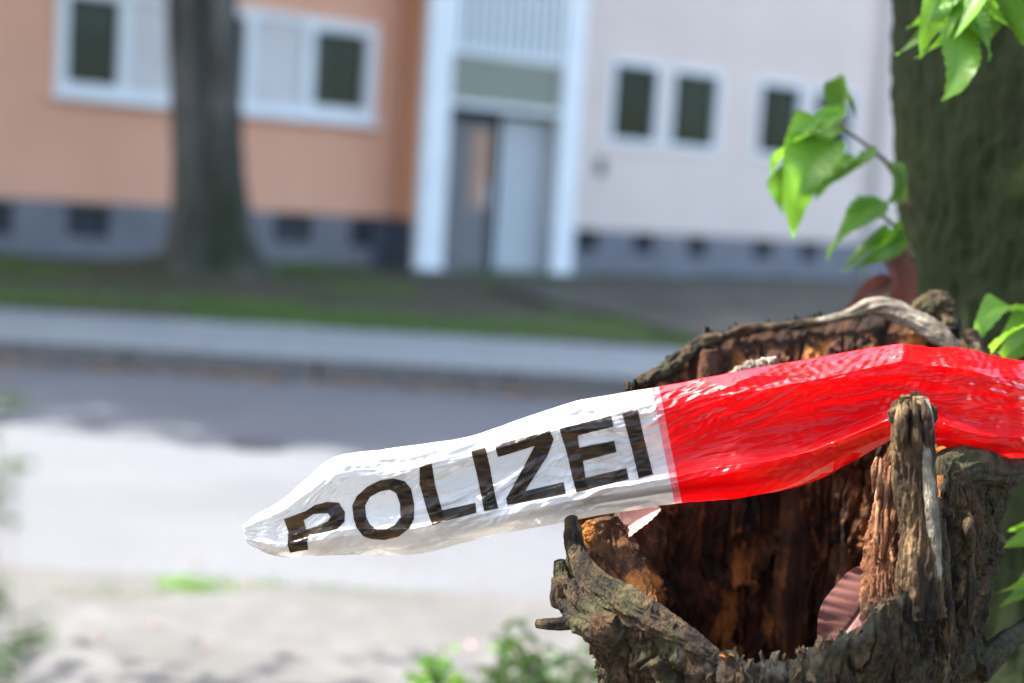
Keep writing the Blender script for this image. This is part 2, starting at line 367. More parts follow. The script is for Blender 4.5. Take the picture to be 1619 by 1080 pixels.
for i in range(ns):
    x = c0b + (i+.5)*(c1a-c0b)/ns; bx('balcony_slat', M['slat'], B, x-.038, x+.038, PO+.05, PO+.079, zt-.06, zt+1.5)
bx('balcony_backing', M['dark_metal'], B, c0b+.001, c1a-.001, PO+.2, PO+.22, zt+.02, zt+1.5)
bx('canopy_panel', M['olive_panel'], B, c0b+.002, c1a-.002, PO+.10, PO+.15, zb+.05, zt-.102)
bx('canopy_rail', M['white_paint'], B, c0b+.002, c1a-.002, PO+.06, PO+.16, zb-.02, zb+.048)
dm = fp(786, 300, -.4)[0]
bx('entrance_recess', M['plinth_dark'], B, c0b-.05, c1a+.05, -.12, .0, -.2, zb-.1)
bx('door_handle', M['white_paint'], B, dm-.2, dm-.17, -.41, -.362, .95, 1.25)
door = bx('entrance_door', M['door'], B, c0b+.02, dm-.10, -.36, -.31, .02, zd)
bx('door_glazing', M['orange_reflection_curtain'], door, fp(748, 250, -.4)[0], fp(776, 250, -.4)[0], -.372, -.361, fp(760, 330, -.4)[1], zd-.1)  # orange reflection in the glass, put into the pane's colour
bx('door_jamb', M['dark_metal'], B, dm-.098, dm-.002, -.40, -.30, 0, zd+.05)
n2 = 8; c1s = c1a+.13
for i in range(n2):
    x = dm + (i+.5)*(c1s-dm)/n2; bx('screen_slat', M['slat'], B, x-.029, x+.029, -.42, -.39, .05, zb-.09)
bx('screen_backing', M['dark_metal'], B, dm, c1s, -.36, -.34, .05, zb-.09)
bx('entrance_step', M['paving'], B, c0a-.1, c1b+.1, PO-.25, PO-.002, -.1, .12, bevel=.01)

# ------------------------------------------------------------------ leaves, trees, plants
def leaf_mesh(name, L=.06, Wd=.035, curl=.25, fold=.25, nu=11, nv=7, seed=0, rnd=0, bump=.0004, twist=0.0, teeth=.05):
    u = np.linspace(0, 1, nu); v = np.linspace(-1, 1, nv); Ug, Vg = np.meshgrid(u, v, indexing='ij')
    w = (np.sin(np.pi*Ug**.85)**.62*Wd*.5 if rnd else np.sin(np.pi*Ug**.7)**.9*(1-.55*Ug)*Wd*.82) + .0003
    edge = 1+teeth*(((Ug*17) % 1)-.5)*(np.abs(Vg) > .85) + .07*np.sin(Ug*9+seed*2.1+np.sign(Vg))
    x = Ug*L; y = Vg*w*edge; sv = (Ug-np.abs(Vg)*.15)*9
    side = np.exp(-((sv-np.round(sv))/.055)**2)*(np.abs(Vg) < .93); mid = np.exp(-(Vg*w/(L*.012))**2); vein = np.clip(mid+.7*side, 0, 1)
    z = curl*L*(.25-(Ug-.5)**2)*1.2 + np.abs(Vg)*w*fold + .035*L*np.sin(Ug*8+seed+Vg*2)*Vg + twist*L*Vg*Ug*.3 - bump*(L/.06)*vein + .012*L*np.cos(sv*2*np.pi)*np.abs(Vg)
    y = y + .06*L*np.sin(Ug*2.2+seed)*Ug
    return mesh_np(name, np.stack([x, y, z], -1), grid_faces(nu, nv), attr={'vein': vein})
LEAF = [leaf_mesh('leaf', .06, wd, c, f, 37, 13, seed=s, twist=tw) for s, (wd, c, f, tw) in enumerate(((.018, .3, .35, .6), (.021, .7, .5, -.7), (.015, -.3, .45, .4), (.019, .9, .3, -.5), (.014, .5, .7, .8), (.020, .2, .55, -.4), (.017, 1.1, .4, .7)))]
LCOP = {}
def leafdata(i, mat):
    i = i % len(LEAF); k = (i, mat.name)
    if k not in LCOP: LCOP[k] = LEAF[i].copy(); LCOP[k].materials.append(mat)
    return LCOP[k]
def orient(dirv, normal):
    x = Vector(dirv).normalized(); z = Vector(normal); z = (z - x*z.dot(x)).normalized(); y = z.cross(x)
    return Matrix((x, y, z)).transposed().to_4x4()
def leaf_at(base, tip, normal, mat, parent=None, i=0, name='leaf'):
    base = Vector(base); tip = Vector(tip); L = (tip-base).length
    o = link(name, leafdata(i, mat), None, parent)
    o.matrix_world = Matrix.Translation(base) @ orient(tip-base, normal) @ Matrix.Diagonal((L/.06, L/.06*random.uniform(.62, 1.08), L/.06*random.uniform(.7, 1.3), 1)); return o
def leaf_cloud(name, blobs, n, size, mat, parent=None, seed=0):
    """many small leaf faces spread through clumps; blobs = (centre, radii)"""
    r = np.random.default_rng(seed); wgt = np.array([b[1][0]*b[1][1]*b[1][2] for b in blobs]); wgt = wgt/wgt.sum()
    k = r.choice(len(blobs), n, p=wgt); C = np.array([b[0] for b in blobs])[k]; Rr = np.array([b[1] for b in blobs])[k]
    d = r.normal(size=(n, 3)); d /= np.linalg.norm(d, axis=1)[:, None]; P = C + d*Rr*(r.random(n)**.45)[:, None]
    a = r.normal(size=(n, 3)); a[:, 2] -= .4; a /= np.linalg.norm(a, axis=1)[:, None]
    b = np.cross(a, r.normal(size=(n, 3))); b /= np.linalg.norm(b, axis=1)[:, None]; c = np.cross(a, b)
    s = (size*(.6+.8*r.random(n)))[:, None]
    V = np.stack([P, P+a*s*.45+b*s*.28+c*s*.06, P+a*s, P+a*s*.45-b*s*.28+c*s*.06], 1).reshape(-1, 3)
    F4 = np.arange(4*n).reshape(-1, 4)
    return link(name, mesh_np(name, V, F4), mat, parent)
def trunk_mesh(name, pts, rads, mat, parent, seg=64, n=120, flare=None, amp=.02, sc=6, roots=0, groove=0):
    K = spath(np.array(pts, float), n); Rr = spath(np.array(rads, float)[:, None], n)[:, 0]
    ang = np.arange(seg)/seg*2*np.pi; Z = np.linspace(0, 1, n)
    rr = Rr[:, None]*np.ones(seg)
    if roots:
        for k in range(5):
            a0 = k*1.26+.5; rr = rr + roots*np.exp(-((K[:, 2]-K[0, 2])/.34))[:, None]*np.exp(-(np.angle(np.exp(1j*(ang-a0)))/.33)**2)[None]
    if groove: rr = rr*(1-groove*sstep(.2, 1.5, K[:, 2])[:, None]*np.exp(-(np.angle(np.exp(1j*(ang-4.85)))/.34)**2)[None])
    V = np.stack([K[:, 0][:, None]+rr*np.cos(ang), K[:, 1][:, None]+rr*np.sin(ang), K[:, 2][:, None]+0*rr], -1)
    nrm = np.stack([np.cos(ang), np.sin(ang), 0*ang], -1)[None]
    q = V*np.array((sc, sc, sc*.3)); V = V + nrm*(amp*(.6*ridged(q*2, 3)+fbm(q*.5, 2)))[..., None]
    return link(name, mesh_np(name, V.transpose(1, 0, 2), grid_faces(seg, n, True)), mat, parent)

def root_mound(c, label):
    n = 70; X, Y = np.meshgrid(np.linspace(-1.9, 1.9, n), np.linspace(-1.2, 1.2, n), indexing='ij')
    r = np.hypot(X/1.8, Y/1.1); V = np.stack([X, Y, 0*X], -1); V[..., 2] = .17*np.exp(-(r*1.9)**2) - .06*sstep(.7, 1, r) + .05*fbm(V*2.2+1, 4)*np.clip(1.1-r, 0, 1)
    o = link('root_mound', mesh_np('root_mound', V, grid_faces(n, n)), M['lawn']); o.location = c; tag(o, kind='structure'); return o
def street_tree(base, label, trunk_r, h0, blobs, lean=(0, 0), group=None, roots=.25, n=9000, seed=1):
    t = empty('street_tree', base); tag(t, label, 'tree', group)
    lx, ly = lean
    trunk_mesh('trunk', [(0, 0, -.15), (0, 0, .25), (lx*.3, ly*.3, 1.2), (lx, ly, h0), (lx*1.4, ly*1.4, h0+3.5)], [trunk_r*1.5, trunk_r*1.18, trunk_r, trunk_r*.92, trunk_r*.4], M['bark_tree'], t, roots=roots, amp=.03, sc=4, seg=110, groove=.6)
    for k, (c, r) in enumerate(blobs):
        c0 = np.array((lx*1.1, ly*1.1, h0+.3*(k % 4))); tube('limb', spath([c0, (c0+np.array(c))/2+np.array((0, 0, .3)), c], 8), np.linspace(trunk_r*.35, .03, 8), M['bark_tree'], t, 8)
    leaf_cloud('crown', blobs, n, .19, M['leaf'], t, seed); return t
tb = ground(335, 436, .1)
root_mound((tb.x-.35, tb.y-.05, .09), '')
street_tree((tb.x, tb.y, .1), 'thick street tree trunk with spreading roots on the lawn before the orange wall', .33, 4.2,
            [((-1.5, .5, 6.5), (1.9, 1.9, 1.3)), ((1.4, -.6, 7.2), (2.0, 2.0, 1.4)), ((.2, 1.2, 8.6), (2.2, 2, 1.6)), ((-.4, -1.6, 7.0), (1.8, 1.7, 1.2))], lean=(-.28, 0), roots=.42, n=11000)
street_tree((-7.2, 9.25, .1), 'street tree with a broad leafy crown overhanging the road', .24, 4.4,
            [((.2, -1.6, 7.6), (2.2, 1.5, 1.3)), ((1.9, -1.9, 7.2), (1.9, 1.5, 1.2)), ((-1.8, -1.2, 7.4), (1.9, 1.6, 1.3)), ((.4, .6, 8.4), (2.4, 1.9, 1.4)), ((2.6, .3, 7.2), (1.6, 1.6, 1.2)), ((2.9, -3.5, 6.8), (1.2, 1.0, .8)), ((4.3, -3.6, 6.9), (1.4, 1.3, .8)), ((3.4, -1.6, 8.0), (1.8, 1.6, 1.0)), ((1.4, 2.0, 7.6), (2.2, 1.2, 1.0)), ((4.6, .8, 7.6), (1.5, 1.5, 1.0))], roots=.1, n=34000, seed=3)
street_tree((-12.6, 9.3, .1), 'street tree beyond the broad one along the far pavement', .24, 4.6,
            [((.2, -1.4, 8.6), (2.3, 1.6, 1.4)), ((1.9, -1.2, 7.9), (1.9, 1.5, 1.2)), ((-1.8, -.6, 8.4), (1.9, 1.6, 1.3)), ((.4, .8, 9.6), (2.4, 1.9, 1.4))], roots=.1, n=16000, seed=5)

# mossy tree right behind the stump
tr = empty('mossy_tree', (.612, 1.58, 0)); tag(tr, 'dark mossy tree trunk with leafy shoots close behind the hollow stump', 'tree')
def trunk_axis(z): return np.array((.03-.125*(z-.9), .0, z))
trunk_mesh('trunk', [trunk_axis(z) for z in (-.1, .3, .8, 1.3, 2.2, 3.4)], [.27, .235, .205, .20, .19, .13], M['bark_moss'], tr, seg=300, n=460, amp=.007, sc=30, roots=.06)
CB = [((.6, .9, 3.5), (1.2, 1.0, .6)), ((1.0, -.6, 3.3), (1.1, 1, .5)), ((-1.2, .12, 2.45), (.32, .28, .25)), ((-.9, .08, 2.05), (.28, .25, .22)), ((-1.5, .2, 2.9), (.4, .34, .3)), ((.1, -1.1, 3.2), (.9, .8, .4)), ((.3, .1, 3.6), (.9, .8, .5))]  # unseen crown clumps, placed to keep sun off the trunk and block sky
leaf_cloud('crown', CB, 13000, .1, M['leaf'], tr, 9)
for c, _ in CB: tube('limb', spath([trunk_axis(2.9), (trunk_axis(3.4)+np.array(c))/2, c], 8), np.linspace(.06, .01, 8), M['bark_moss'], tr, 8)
tr_w = Matrix.Translation(tr.location)
def shoot(pathpx, leaves, mat, stem_r=.0022):
    """a leafy shoot of the mossy tree; leaf = (base px, tip px, depth base, depth tip, kind)"""
    pts = [at(*p)-tr.location for p in pathpx]
    st = tube('leafy_shoot', spath(np.array([tuple(p) for p in pts]), 14), np.linspace(stem_r*1.3, stem_r*.6, 14), M['twig'], tr, 6)
    for i, (bp, tp, m) in enumerate(leaves):
        b = at(*bp)-tr.location; t = at(*tp)-tr.location
        nrm = Vector((random.uniform(-.5, .5), random.uniform(-.9, -.3), random.uniform(.2, .9)))
        leaf_at(b, t, nrm, M[m], st, i)
        if m != 'leaf_dull':
            b2 = b.lerp(t, .12) + Vector((random.uniform(-.008, .008), .012, random.uniform(-.008, .008))); t2_ = b2 + (t-b)*.62 + Vector((random.uniform(-.02, .02), random.uniform(-.015, .015), random.uniform(-.02, .012)))
            leaf_at(b2, t2_, nrm+Vector((random.uniform(-.6, .6), 0, random.uniform(-.5, .5))), M['leaf' if i % 2 else 'leaf_bright'], st, i+3)
shoot([(1440, 330, 1.42), (1405, 262, 1.45), (1380, 238, 1.43), (1330, 200, 1.41)],
      [((1335, 178, 1.41), (1214, 262, 1.39), 'leaf_bright'), ((1318, 222, 1.41), (1246, 350, 1.37), 'leaf_bright'), ((1385, 232, 1.42), (1292, 300, 1.39), 'leaf'),
       ((1395, 255, 1.43), (1432, 318, 1.41), 'leaf'), ((1325, 195, 1.42), (1345, 160, 1.49), 'leaf'), ((1340, 205, 1.43), (1275, 250, 1.47), 'leaf')], None)
shoot([(1445, 410, 1.42), (1425, 370, 1.45), (1400, 345, 1.42), (1385, 335, 1.41)],
      [((1395, 318, 1.42), (1302, 400, 1.39), 'leaf_bright'), ((1425, 365, 1.43), (1340, 425, 1.39), 'leaf_bright'), ((1400, 345, 1.41), (1352, 312, 1.45), 'leaf'),
       ((1420, 380, 1.42), (1372, 395, 1.45), 'leaf_bright'), ((1395, 392, 1.42), (1428, 490, 1.45), 'leaf_dull'), ((1412, 440, 1.45), (1330, 492, 1.45), 'leaf_dull')], None)
shoot([(1545, -60, 1.38), (1525, -10, 1.28), (1510, 15, 1.25), (1505, 30, 1.25)],
      [((1508, 20, 1.25), (1500, 150, 1.23), 'leaf_bright'), ((1520, 12, 1.25), (1566, 92, 1.24), 'leaf_bright'), ((1505, 14, 1.25), (1418, 90, 1.28), 'leaf'),
       ((1515, -5, 1.24), (1460, 82, 1.22), 'leaf_bright'), ((1560, -45, 1.26), (1625, 60, 1.25), 'leaf'), ((1530, -25, 1.25), (1585, 22, 1.27), 'leaf_bright'), ((1500, -40, 1.27), (1520, 40, 1.2), 'leaf_bright')], None)
shoot([(1660, 560, 1.38), (1645, 545, 1.28), (1630, 530, 1.25)],
      [((1650, 495, 1.25), (1556, 560, 1.22), 'leaf_bright'), ((1640, 530, 1.25), (1572, 584, 1.24), 'leaf_bright'), ((1640, 545, 1.25), (1690, 600, 1.25), 'leaf')], None)
shoot([(1700, 840, 1.36), (1680, 850, 1.26), (1650, 860, 1.22)],
      [((1665, 825, 1.22), (1582, 862, 1.2), 'leaf_bright'), ((1650, 870, 1.22), (1585, 935, 1.19), 'leaf_bright'), ((1660, 900, 1.22), (1588, 962, 1.2), 'leaf')], None)

def plant(name, base, label, cat, h, spread, nst, nleaf, mat, lsize=.05, seed=0, group=None, lo=.15, sr=.004):
    r = random.Random(seed); t = empty(name, base); tag(t, label, cat, group)
    for s in range(nst):
        a = r.uniform(0, 6.28); k = r.uniform(.3, 1)*spread; hh = h*r.uniform(.65, 1)
        P = spath([(0, 0, -.02), (math.cos(a)*k*.25, math.sin(a)*k*.25, hh*.5), (math.cos(a)*k, math.sin(a)*k, hh)], 9)
        st = tube('stem', P, np.linspace(sr, sr*.35, 9), M['twig'], t, 5)
        for j in range(nleaf):
            q = crom(8*r.uniform(lo, 1), P); b = r.uniform(0, 6.28); d = Vector((math.cos(b), math.sin(b), r.uniform(-.3, .6)))
            o = leaf_at(Vector(q), Vector(q)+d*lsize*r.uniform(.7, 1.3), Vector((0, 0, 1))+Vector((r.uniform(-.6, .6), r.uniform(-.6, .6), 0)), M[mat], st, r.randrange(7))
    return t
g = ground(40, 1080); 
plant('shrub', (-.160, .43, .03), 'thin green shrub with small leaves before the near pavement', 'shrub', .865, .03, 20, 20, 'leaf_dark', .010, 5, lo=.8, sr=.0007)
hz = empty('shade_bush', (-2.5, 2.0, .02)); tag(hz, 'tall loose leafy bush added out of view to shade the near pavement', 'bush')  # never in view; put here for dappled shade at the lower left
HB = [((.2, .8, 1.9), (.5, .35, .35)), ((.6, .9, 2.3), (.4, .3, .3)), ((-.3, .5, 1.6), (.5, .5, .5)), ((.1, .2, 1.2), (.5, .5, .5))]
for c, _ in HB: tube('stem', spath([(0, 0, -.05), (c[0]*.3, c[1]*.3, c[2]*.6), c], 10), np.linspace(.02, .004, 10), M['twig'], hz, 7)
leaf_cloud('foliage', HB, 1100, .07, M['leaf'], hz, 21)
plant('leafy_weed', (.12, 2.2, .02), 'dense green leafy weed growing behind the hollow stump', 'plant', .27, .16, 26, 14, 'leaf_dark', .034, 11)
plant('leafy_weed', (-.05, 2.25, .02), 'low green weed behind the stump, shorter of the two', 'plant', .19, .16, 20, 12, 'leaf', .034, 15)

# grass on the lawn (uncountable) and leaf litter by the kerb
def blades(name, n, x0, x1, y0, y1, z, h, w, mat, dens=None, seed=0):
    r = np.random.default_rng(seed); X = r.uniform(x0, x1, n); Y = r.uniform(y0, y1, n)
    P = np.stack([X, Y, np.full(n, z)], -1)
    keep = (fbm(P*np.array((.55, .55, 0))+5, 3) > .16) & ~in_path(P); P = P[keep]; n = len(P)
    a = r.uniform(0, 6.28, n); d = np.stack([np.cos(a), np.sin(a), 0*a], -1); hh = h*r.uniform(.5, 1.2, n)
    tip = P + d*(hh*.5)[:, None] + np.array((0, 0, 1))*hh[:, None]; s = np.stack([-d[:, 1], d[:, 0], 0*a], -1)*w
    V = np.stack([P-s, P+s, tip], 1).reshape(-1, 3)
    return tag(link(name, mesh_np(name, V, np.arange(3*n).reshape(-1, 3)), mat), 'short patchy grass on the lawn before the building', 'grass', kind='stuff')
blades('lawn_grass', 60000, -7, 9, PY+.05, 19, .08, .09, .008, M['grass'], seed=2)
def litter(name, n, fx, z, size, label, seed):
    r = np.random.default_rng(seed); P = fx(r, n); a = r.uniform(0, 6.28, n); d = np.stack([np.cos(a), np.sin(a), r.uniform(-.1, .25, n)], -1)
    s = np.stack([-d[:, 1], d[:, 0], r.uniform(-.3, .3, n)], -1); k = (size*r.uniform(.5, 1.2, n))[:, None]
    V = np.stack([P, P+d*k*.5+s*k*.3, P+d*k, P+d*k*.5-s*k*.3], 1).reshape(-1, 3); V[:, 2] = np.maximum(V[:, 2], P[0, 2]*0+.004)
    return tag(link(name, mesh_np(name, V, np.arange(4*n).reshape(-1, 4)), M['leaf_litter']), label, 'leaves', kind='stuff')
litter('leaf_litter', 1500, lambda r, n: np.stack([r.uniform(-6, 6, n), KY-.02-np.abs(r.normal(0, .10, n)), np.full(n, .012)], -1), 0, .06, 'brown fallen leaves gathered along the far kerb', 4)
# single fallen leaves on the near pavement and a few weeds in the joint
spots = [(120, 945), (750, 915), (690, 950), (620, 1010), (740, 1020), (320, 1020), (560, 965), (205, 905), (830, 960), (480, 1040), (250, 985), (860, 1030), (395, 925), (640, 895), (150, 1010), (300, 890)]
for i, (x, y) in enumerate(spots):
    p = ground(x, y, .016); a = random.uniform(0, 6.28); L = random.uniform(.016, .028)
    o = leaf_at(p, p+Vector((math.cos(a)*L, math.sin(a)*L, .002)), (random.uniform(-.2, .2), random.uniform(-.2, .2), 1), M['leaf_pink' if i % 3 else 'leaf_litter'], None, i, 'fallen_leaf')
    tag(o, 'small pale pink fallen leaf lying on the pale near pavement' if i % 3 else 'small brown fallen leaf lying on the pale near pavement', 'leaf', 'fallen leaves on the near pavement')
def tuft(px, py, n, label, mat='leaf_bright', h=.05, wdt=.1):
    p = ground(px, py, .0); r = np.random.default_rng(int(px)); V = []
    for k in range(n):
        b = np.array((r.normal(0, wdt), r.normal(0, .02), 0)); a = r.uniform(0, 6.28); d = np.array((math.cos(a), math.sin(a), 0)); hh = h*r.uniform(.4, 1.1)
        s = np.array((-d[1], d[0], 0))*.003; V += [b-s, b+s, b+d*hh*.7+np.array((0, 0, hh))]
    o = link('grass_tuft', mesh_np('grass_tuft', V, np.arange(3*n).reshape(-1, 3)), M[mat]); o.location = p; tag(o, label, 'grass tuft', 'weeds in the pavement joint', 'stuff')
tuft(305, 936, 140, 'bright green grass tuft, densest one in the pavement joint', h=.05, wdt=.05)
tuft(440, 932, 120, 'thin yellowish grass wisps in the pavement joint beside the dense tuft', 'grass', .03, .14)
tuft(170, 945, 80, 'sparse low grass in the pavement joint beside the shrub', 'grass', .03, .08)
# drain cover on the road
p = ground(408, 705, .004); dc = empty('drain_cover', p); tag(dc, 'round dark iron drain cover set in the shaded road', 'drain cover')
def disc(r0, r1, z0, z1, seg=40):
    a = np.arange(seg)/seg*2*np.pi; rings = [(r0, z0), (r0, z1), (r1, z1), (r1, z0)]
    V = np.stack([np.stack([r*np.cos(a), r*np.sin(a), 0*a+z], -1) for r, z in rings], 1)
    return mesh_np('ring', V, grid_faces(seg, 4, True), smooth=False)
link('rim', disc(.085, .105, 0, .006), M['dark_metal'], dc); link('lid', disc(.001, .082, 0, .004), M['dark_metal'], dc)

# ------------------------------------------------------------------ the hollow stump
def attr_node(nt, nm):
    a = N(nt, 'ShaderNodeAttribute'); a.attribute_name = nm; return a.outputs['Fac']
def cracks(nt, v, scale, w0, w1, wob=.02):
    """0 in the cracks between plates, 1 on the plates"""
    nz = N(nt, 'ShaderNodeTexNoise'); nz.inputs['Scale'].default_value = scale*.8; nz.inputs['Detail'].default_value = 5; nt.links.new(v, nz.inputs['Vector'])
    ad = N(nt, 'ShaderNodeVectorMath', operation='MULTIPLY_ADD'); ad.inputs[1].default_value = (wob,)*3; nt.links.new(nz.outputs['Color'], ad.inputs[0]); nt.links.new(v, ad.inputs[2])
    vo = N(nt, 'ShaderNodeTexVoronoi'); vo.feature = 'DISTANCE_TO_EDGE'; vo.inputs['Scale'].default_value = scale; nt.links.new(ad.outputs[0], vo.inputs['Vector'])
    return ramp(nt, vo.outputs['Distance'], ((w0, (0, 0, 0)), (w1, (1, 1, 1))))
def barkmat():
    m, nt = newmat('stump_bark'); v = coords(nt, (1, 1, .4)); v1 = coords(nt)
    c = ramp(nt, noise(nt, v, 70, 10, .72, .5), ((.38, (.003, .002, .001)), (.47, (.017, .010, .004)), (.56, (.06, .037, .015)), (.66, (.155, .10, .045)), (.8, (.36, .26, .14))))
    moss = ramp(nt, noise(nt, v1, 20, 8, .7), ((.5, (0, 0, 0)), (.6, (.85, .85, .85))))
    c = mixc(nt, moss, c, mixc(nt, ramp(nt, noise(nt, v1, 190, 6, .7), ((.35, (0, 0, 0)), (.65, (1, 1, 1)))), (.007, .008, .003), (.08, .074, .025)))
    rust = ramp(nt, noise(nt, v1, 13, 5, .6), ((.56, (0, 0, 0)), (.68, (.7, .7, .7))))
    c = mixc(nt, rust, c, mixc(nt, noise(nt, v, 120, 6), (.03, .012, .006), (.16, .06, .022)))
    cr = attr_node(nt, 'crest'); c = mixc(nt, ramp(nt, cr, ((.3, (0, 0, 0)), (.9, (.8, .8, .8)))), c, mixc(nt, noise(nt, v1, 300, 4), (.04, .038, .026), (.25, .235, .18)))
    p = N(nt, 'ShaderNodeBsdfPrincipled'); nt.links.new(c, p.inputs['Base Color']); p.inputs['Roughness'].default_value = .8; p.inputs['Specular IOR Level'].default_value = .3
    h = N(nt, 'ShaderNodeMath', operation='MULTIPLY_ADD'); h.inputs[1].default_value = .28; nt.links.new(cracks(nt, coords(nt, (1, 1, .22)), 150, .0, .16, .016), h.inputs[0]); nt.links.new(noise(nt, v, 330, 9, .75), h.inputs[2])
    b = N(nt, 'ShaderNodeBump'); b.inputs['Strength'].default_value = 1; b.inputs['Distance'].default_value = .0045
    nt.links.new(h.outputs[0], b.inputs['Height']); nt.links.new(b.outputs[0], p.inputs['Normal'])
    surf(nt, p.outputs[0]); return m
def woodmat(name, dark, mid, hi, stretch=(1, 1, .16), sc=70, tape_glow=None):
    m, nt = newmat(name); v = coords(nt, stretch); v1 = coords(nt)
    c = ramp(nt, noise(nt, v, sc, 9, .68, .5), ((.3, dark), (.5, mid), (.75, hi)))
    c = mixc(nt, ramp(nt, noise(nt, v1, 22, 5), ((.46, (0, 0, 0)), (.66, (1, 1, 1)))), c, tuple(x*.45 for x in dark))
    if tape_glow: c = mixc(nt, ramp(nt, noise(nt, coords(nt, (1, 1, .45)), 24, 7, .65), ((.53, (0, 0, 0)), (.66, (.9, .9, .9)))), c, tape_glow)  # orange patches paint in the glow of light through the red tape
    p = N(nt, 'ShaderNodeBsdfPrincipled'); nt.links.new(c, p.inputs['Base Color']); p.inputs['Roughness'].default_value = .8; p.inputs['Specular IOR Level'].default_value = .25
    b = N(nt, 'ShaderNodeBump'); b.inputs['Strength'].default_value = 1; b.inputs['Distance'].default_value = .005
    nt.links.new(noise(nt, v, 220, 8, .7), b.inputs['Height']); nt.links.new(b.outputs[0], p.inputs['Normal'])
    surf(nt, p.outputs[0]); return m
M['sbark'] = barkmat()
M['rot'] = woodmat('rotten_heartwood', (.010, .004, .002), (.05, .018, .007), (.22, .09, .03), tape_glow=(.46, .17, .035))
M['splinter'] = woodmat('splintered_wood', (.009, .005, .002), (.07, .04, .017), (.36, .24, .12), (1, 1, .1), 110)
M['split'] = woodmat('split_red_wood', (.02, .007, .003), (.17, .065, .026), (.58, .32, .17), (1, 1, .1), 120)
M['callus'] = noisy('grey_callus', ((.3, (.04, .034, .024)), (.5, (.12, .105, .08)), (.78, (.30, .27, .21))), 70, .85, .9, 300, .0015)

AX = at(1268, 800, 1.07); ax, ay = AX.x, AX.y
ST = empty('hollow_stump', (ax, ay, 0)); tag(ST, 'broken hollow tree stump with ragged bark rim holding the red and white tape', 'tree stump')
RIM = [(893, 845, 1.03), (935, 925, .975), (1030, 990, .94), (1110, 1035, .925), (1200, 1055, .915), (1285, 1043, .915), (1350, 1000, .922), (1420, 945, .935), (1468, 922, .95),
       (1490, 760, .975), (1545, 715, 1.0), (1600, 705, 1.05), (1605, 640, 1.10), (1580, 575, 1.15), (1530, 545, 1.185), (1440, 508, 1.215), (1380, 490, 1.225), (1300, 508, 1.23), (1180, 524, 1.22),
       (1095, 546, 1.195), (1050, 590, 1.16), (1008, 608, 1.13), (960, 690, 1.09), (925, 790, 1.055)]
rp = [at(*p) for p in RIM]; th = np.unwrap([math.atan2(p.y-ay, p.x-ax) for p in rp]); rr_ = np.array([math.hypot(p.x-ax, p.y-ay) for p in rp]); zz_ = np.array([p.z for p in rp])
print('rim theta', np.round(th, 2), 'r', np.round(rr_, 3), 'z', np.round(zz_, 3))
TH = np.concatenate([th-2*np.pi, th, th+2*np.pi]); RR = np.tile(rr_, 3); ZZ = np.tile(zz_, 3)
def per(theta, val, sm=.05):
    s = 0
    for k in (-1, -.5, 0, .5, 1): s = s + np.interp(theta+k*sm, TH, val)
    return s/5
nu, nv = 1100, 300
theta = np.arange(nu)/nu*2*np.pi + th[0]
rim_r = per(theta, RR); rim_z = per(theta, ZZ)
circ = np.stack([np.cos(theta), np.sin(theta), 0*theta], -1)
jag = .009*fbm(circ*9, 3) + .0013*fbm(circ*60+4, 3)
rim_z = rim_z + jag
s = np.linspace(0, 1, nv)**1.9
Z = rim_z[:, None]*(1-s)[None] + (-.05)*s[None]
drop = rim_z[:, None]-Z
body = .131 + .05*np.exp(-np.maximum(Z, 0)/.14) + .006*np.sin(3*theta+1)[:, None]
kd = .085-.04*np.exp(-(np.angle(np.exp(1j*(theta-th[11])))/.7)**2)[:, None]
k = np.exp(-(drop/kd)**1.3)
Rr = body + (rim_r[:, None]-body)*k
P = np.stack([Rr*np.cos(theta)[:, None], Rr*np.sin(theta)[:, None], Z], -1)
q = P*np.array((1, 1, .38)) + .02*fbm(P*20, 2)[..., None]
fib = ridged(q*95, 4); lump = fbm(P*26, 3); fold = ridged(P*np.array((22, 22, 30))+2, 2)
front_left = np.exp(-(np.angle(np.exp(1j*(theta-(th[0]+.75))))/.75)**2)[:, None]*np.exp(-(drop/.10)**2)
fib2 = ridged(P*np.array((1, 1, .3))*290+1, 3); chunk = np.abs(pnoise(P*np.array((55, 55, 24))+6))
disp = .0042*fib*(1-.4*front_left) + .0016*fib2 - .008*np.exp(-(chunk/.09)**2) + .0075*lump + .009*front_left*fold
Rr2 = Rr + disp*(.05+.95*sstep(0, .03, drop))
P[..., 0] = Rr2*np.cos(theta)[:, None]; P[..., 1] = Rr2*np.sin(theta)[:, None]
lip = np.exp(-(drop/.012)**2)
P[..., 2] += lip*.004
crest = lip*np.clip(.6+.9*fbm(P*60+3, 3), 0, 1)
# rim thickness strip + inner wall
link('bark_shell', mesh_np('bark_shell', P, grid_faces(nu, nv, True), attr={'crest': crest}), M['sbark'], ST)
nvi = 230
thick = .013 + .006*fbm(circ*6+9, 2) + .012*np.exp(-(np.angle(np.exp(1j*(theta-np.interp(1470, [1468, 1490], [th[8], th[9]]))))/.3)**2)
si = np.concatenate([np.linspace(0, .04, 12)[:-1], .04+.96*np.linspace(0, 1, nvi-11)**1.35])
floor_z = .43
Zi = rim_z[:, None]*(1-si)[None] + floor_z*si[None]; di = rim_z[:, None]-Zi
Ri = (Rr2[:, :1]) - thick[:, None]*sstep(-.002, .012, di)
innb = .108
Ri = Ri + (np.minimum(innb, Ri)-Ri)*sstep(.0, .09, di)
Pi = np.stack([Ri*np.cos(theta)[:, None], Ri*np.sin(theta)[:, None], Zi], -1)
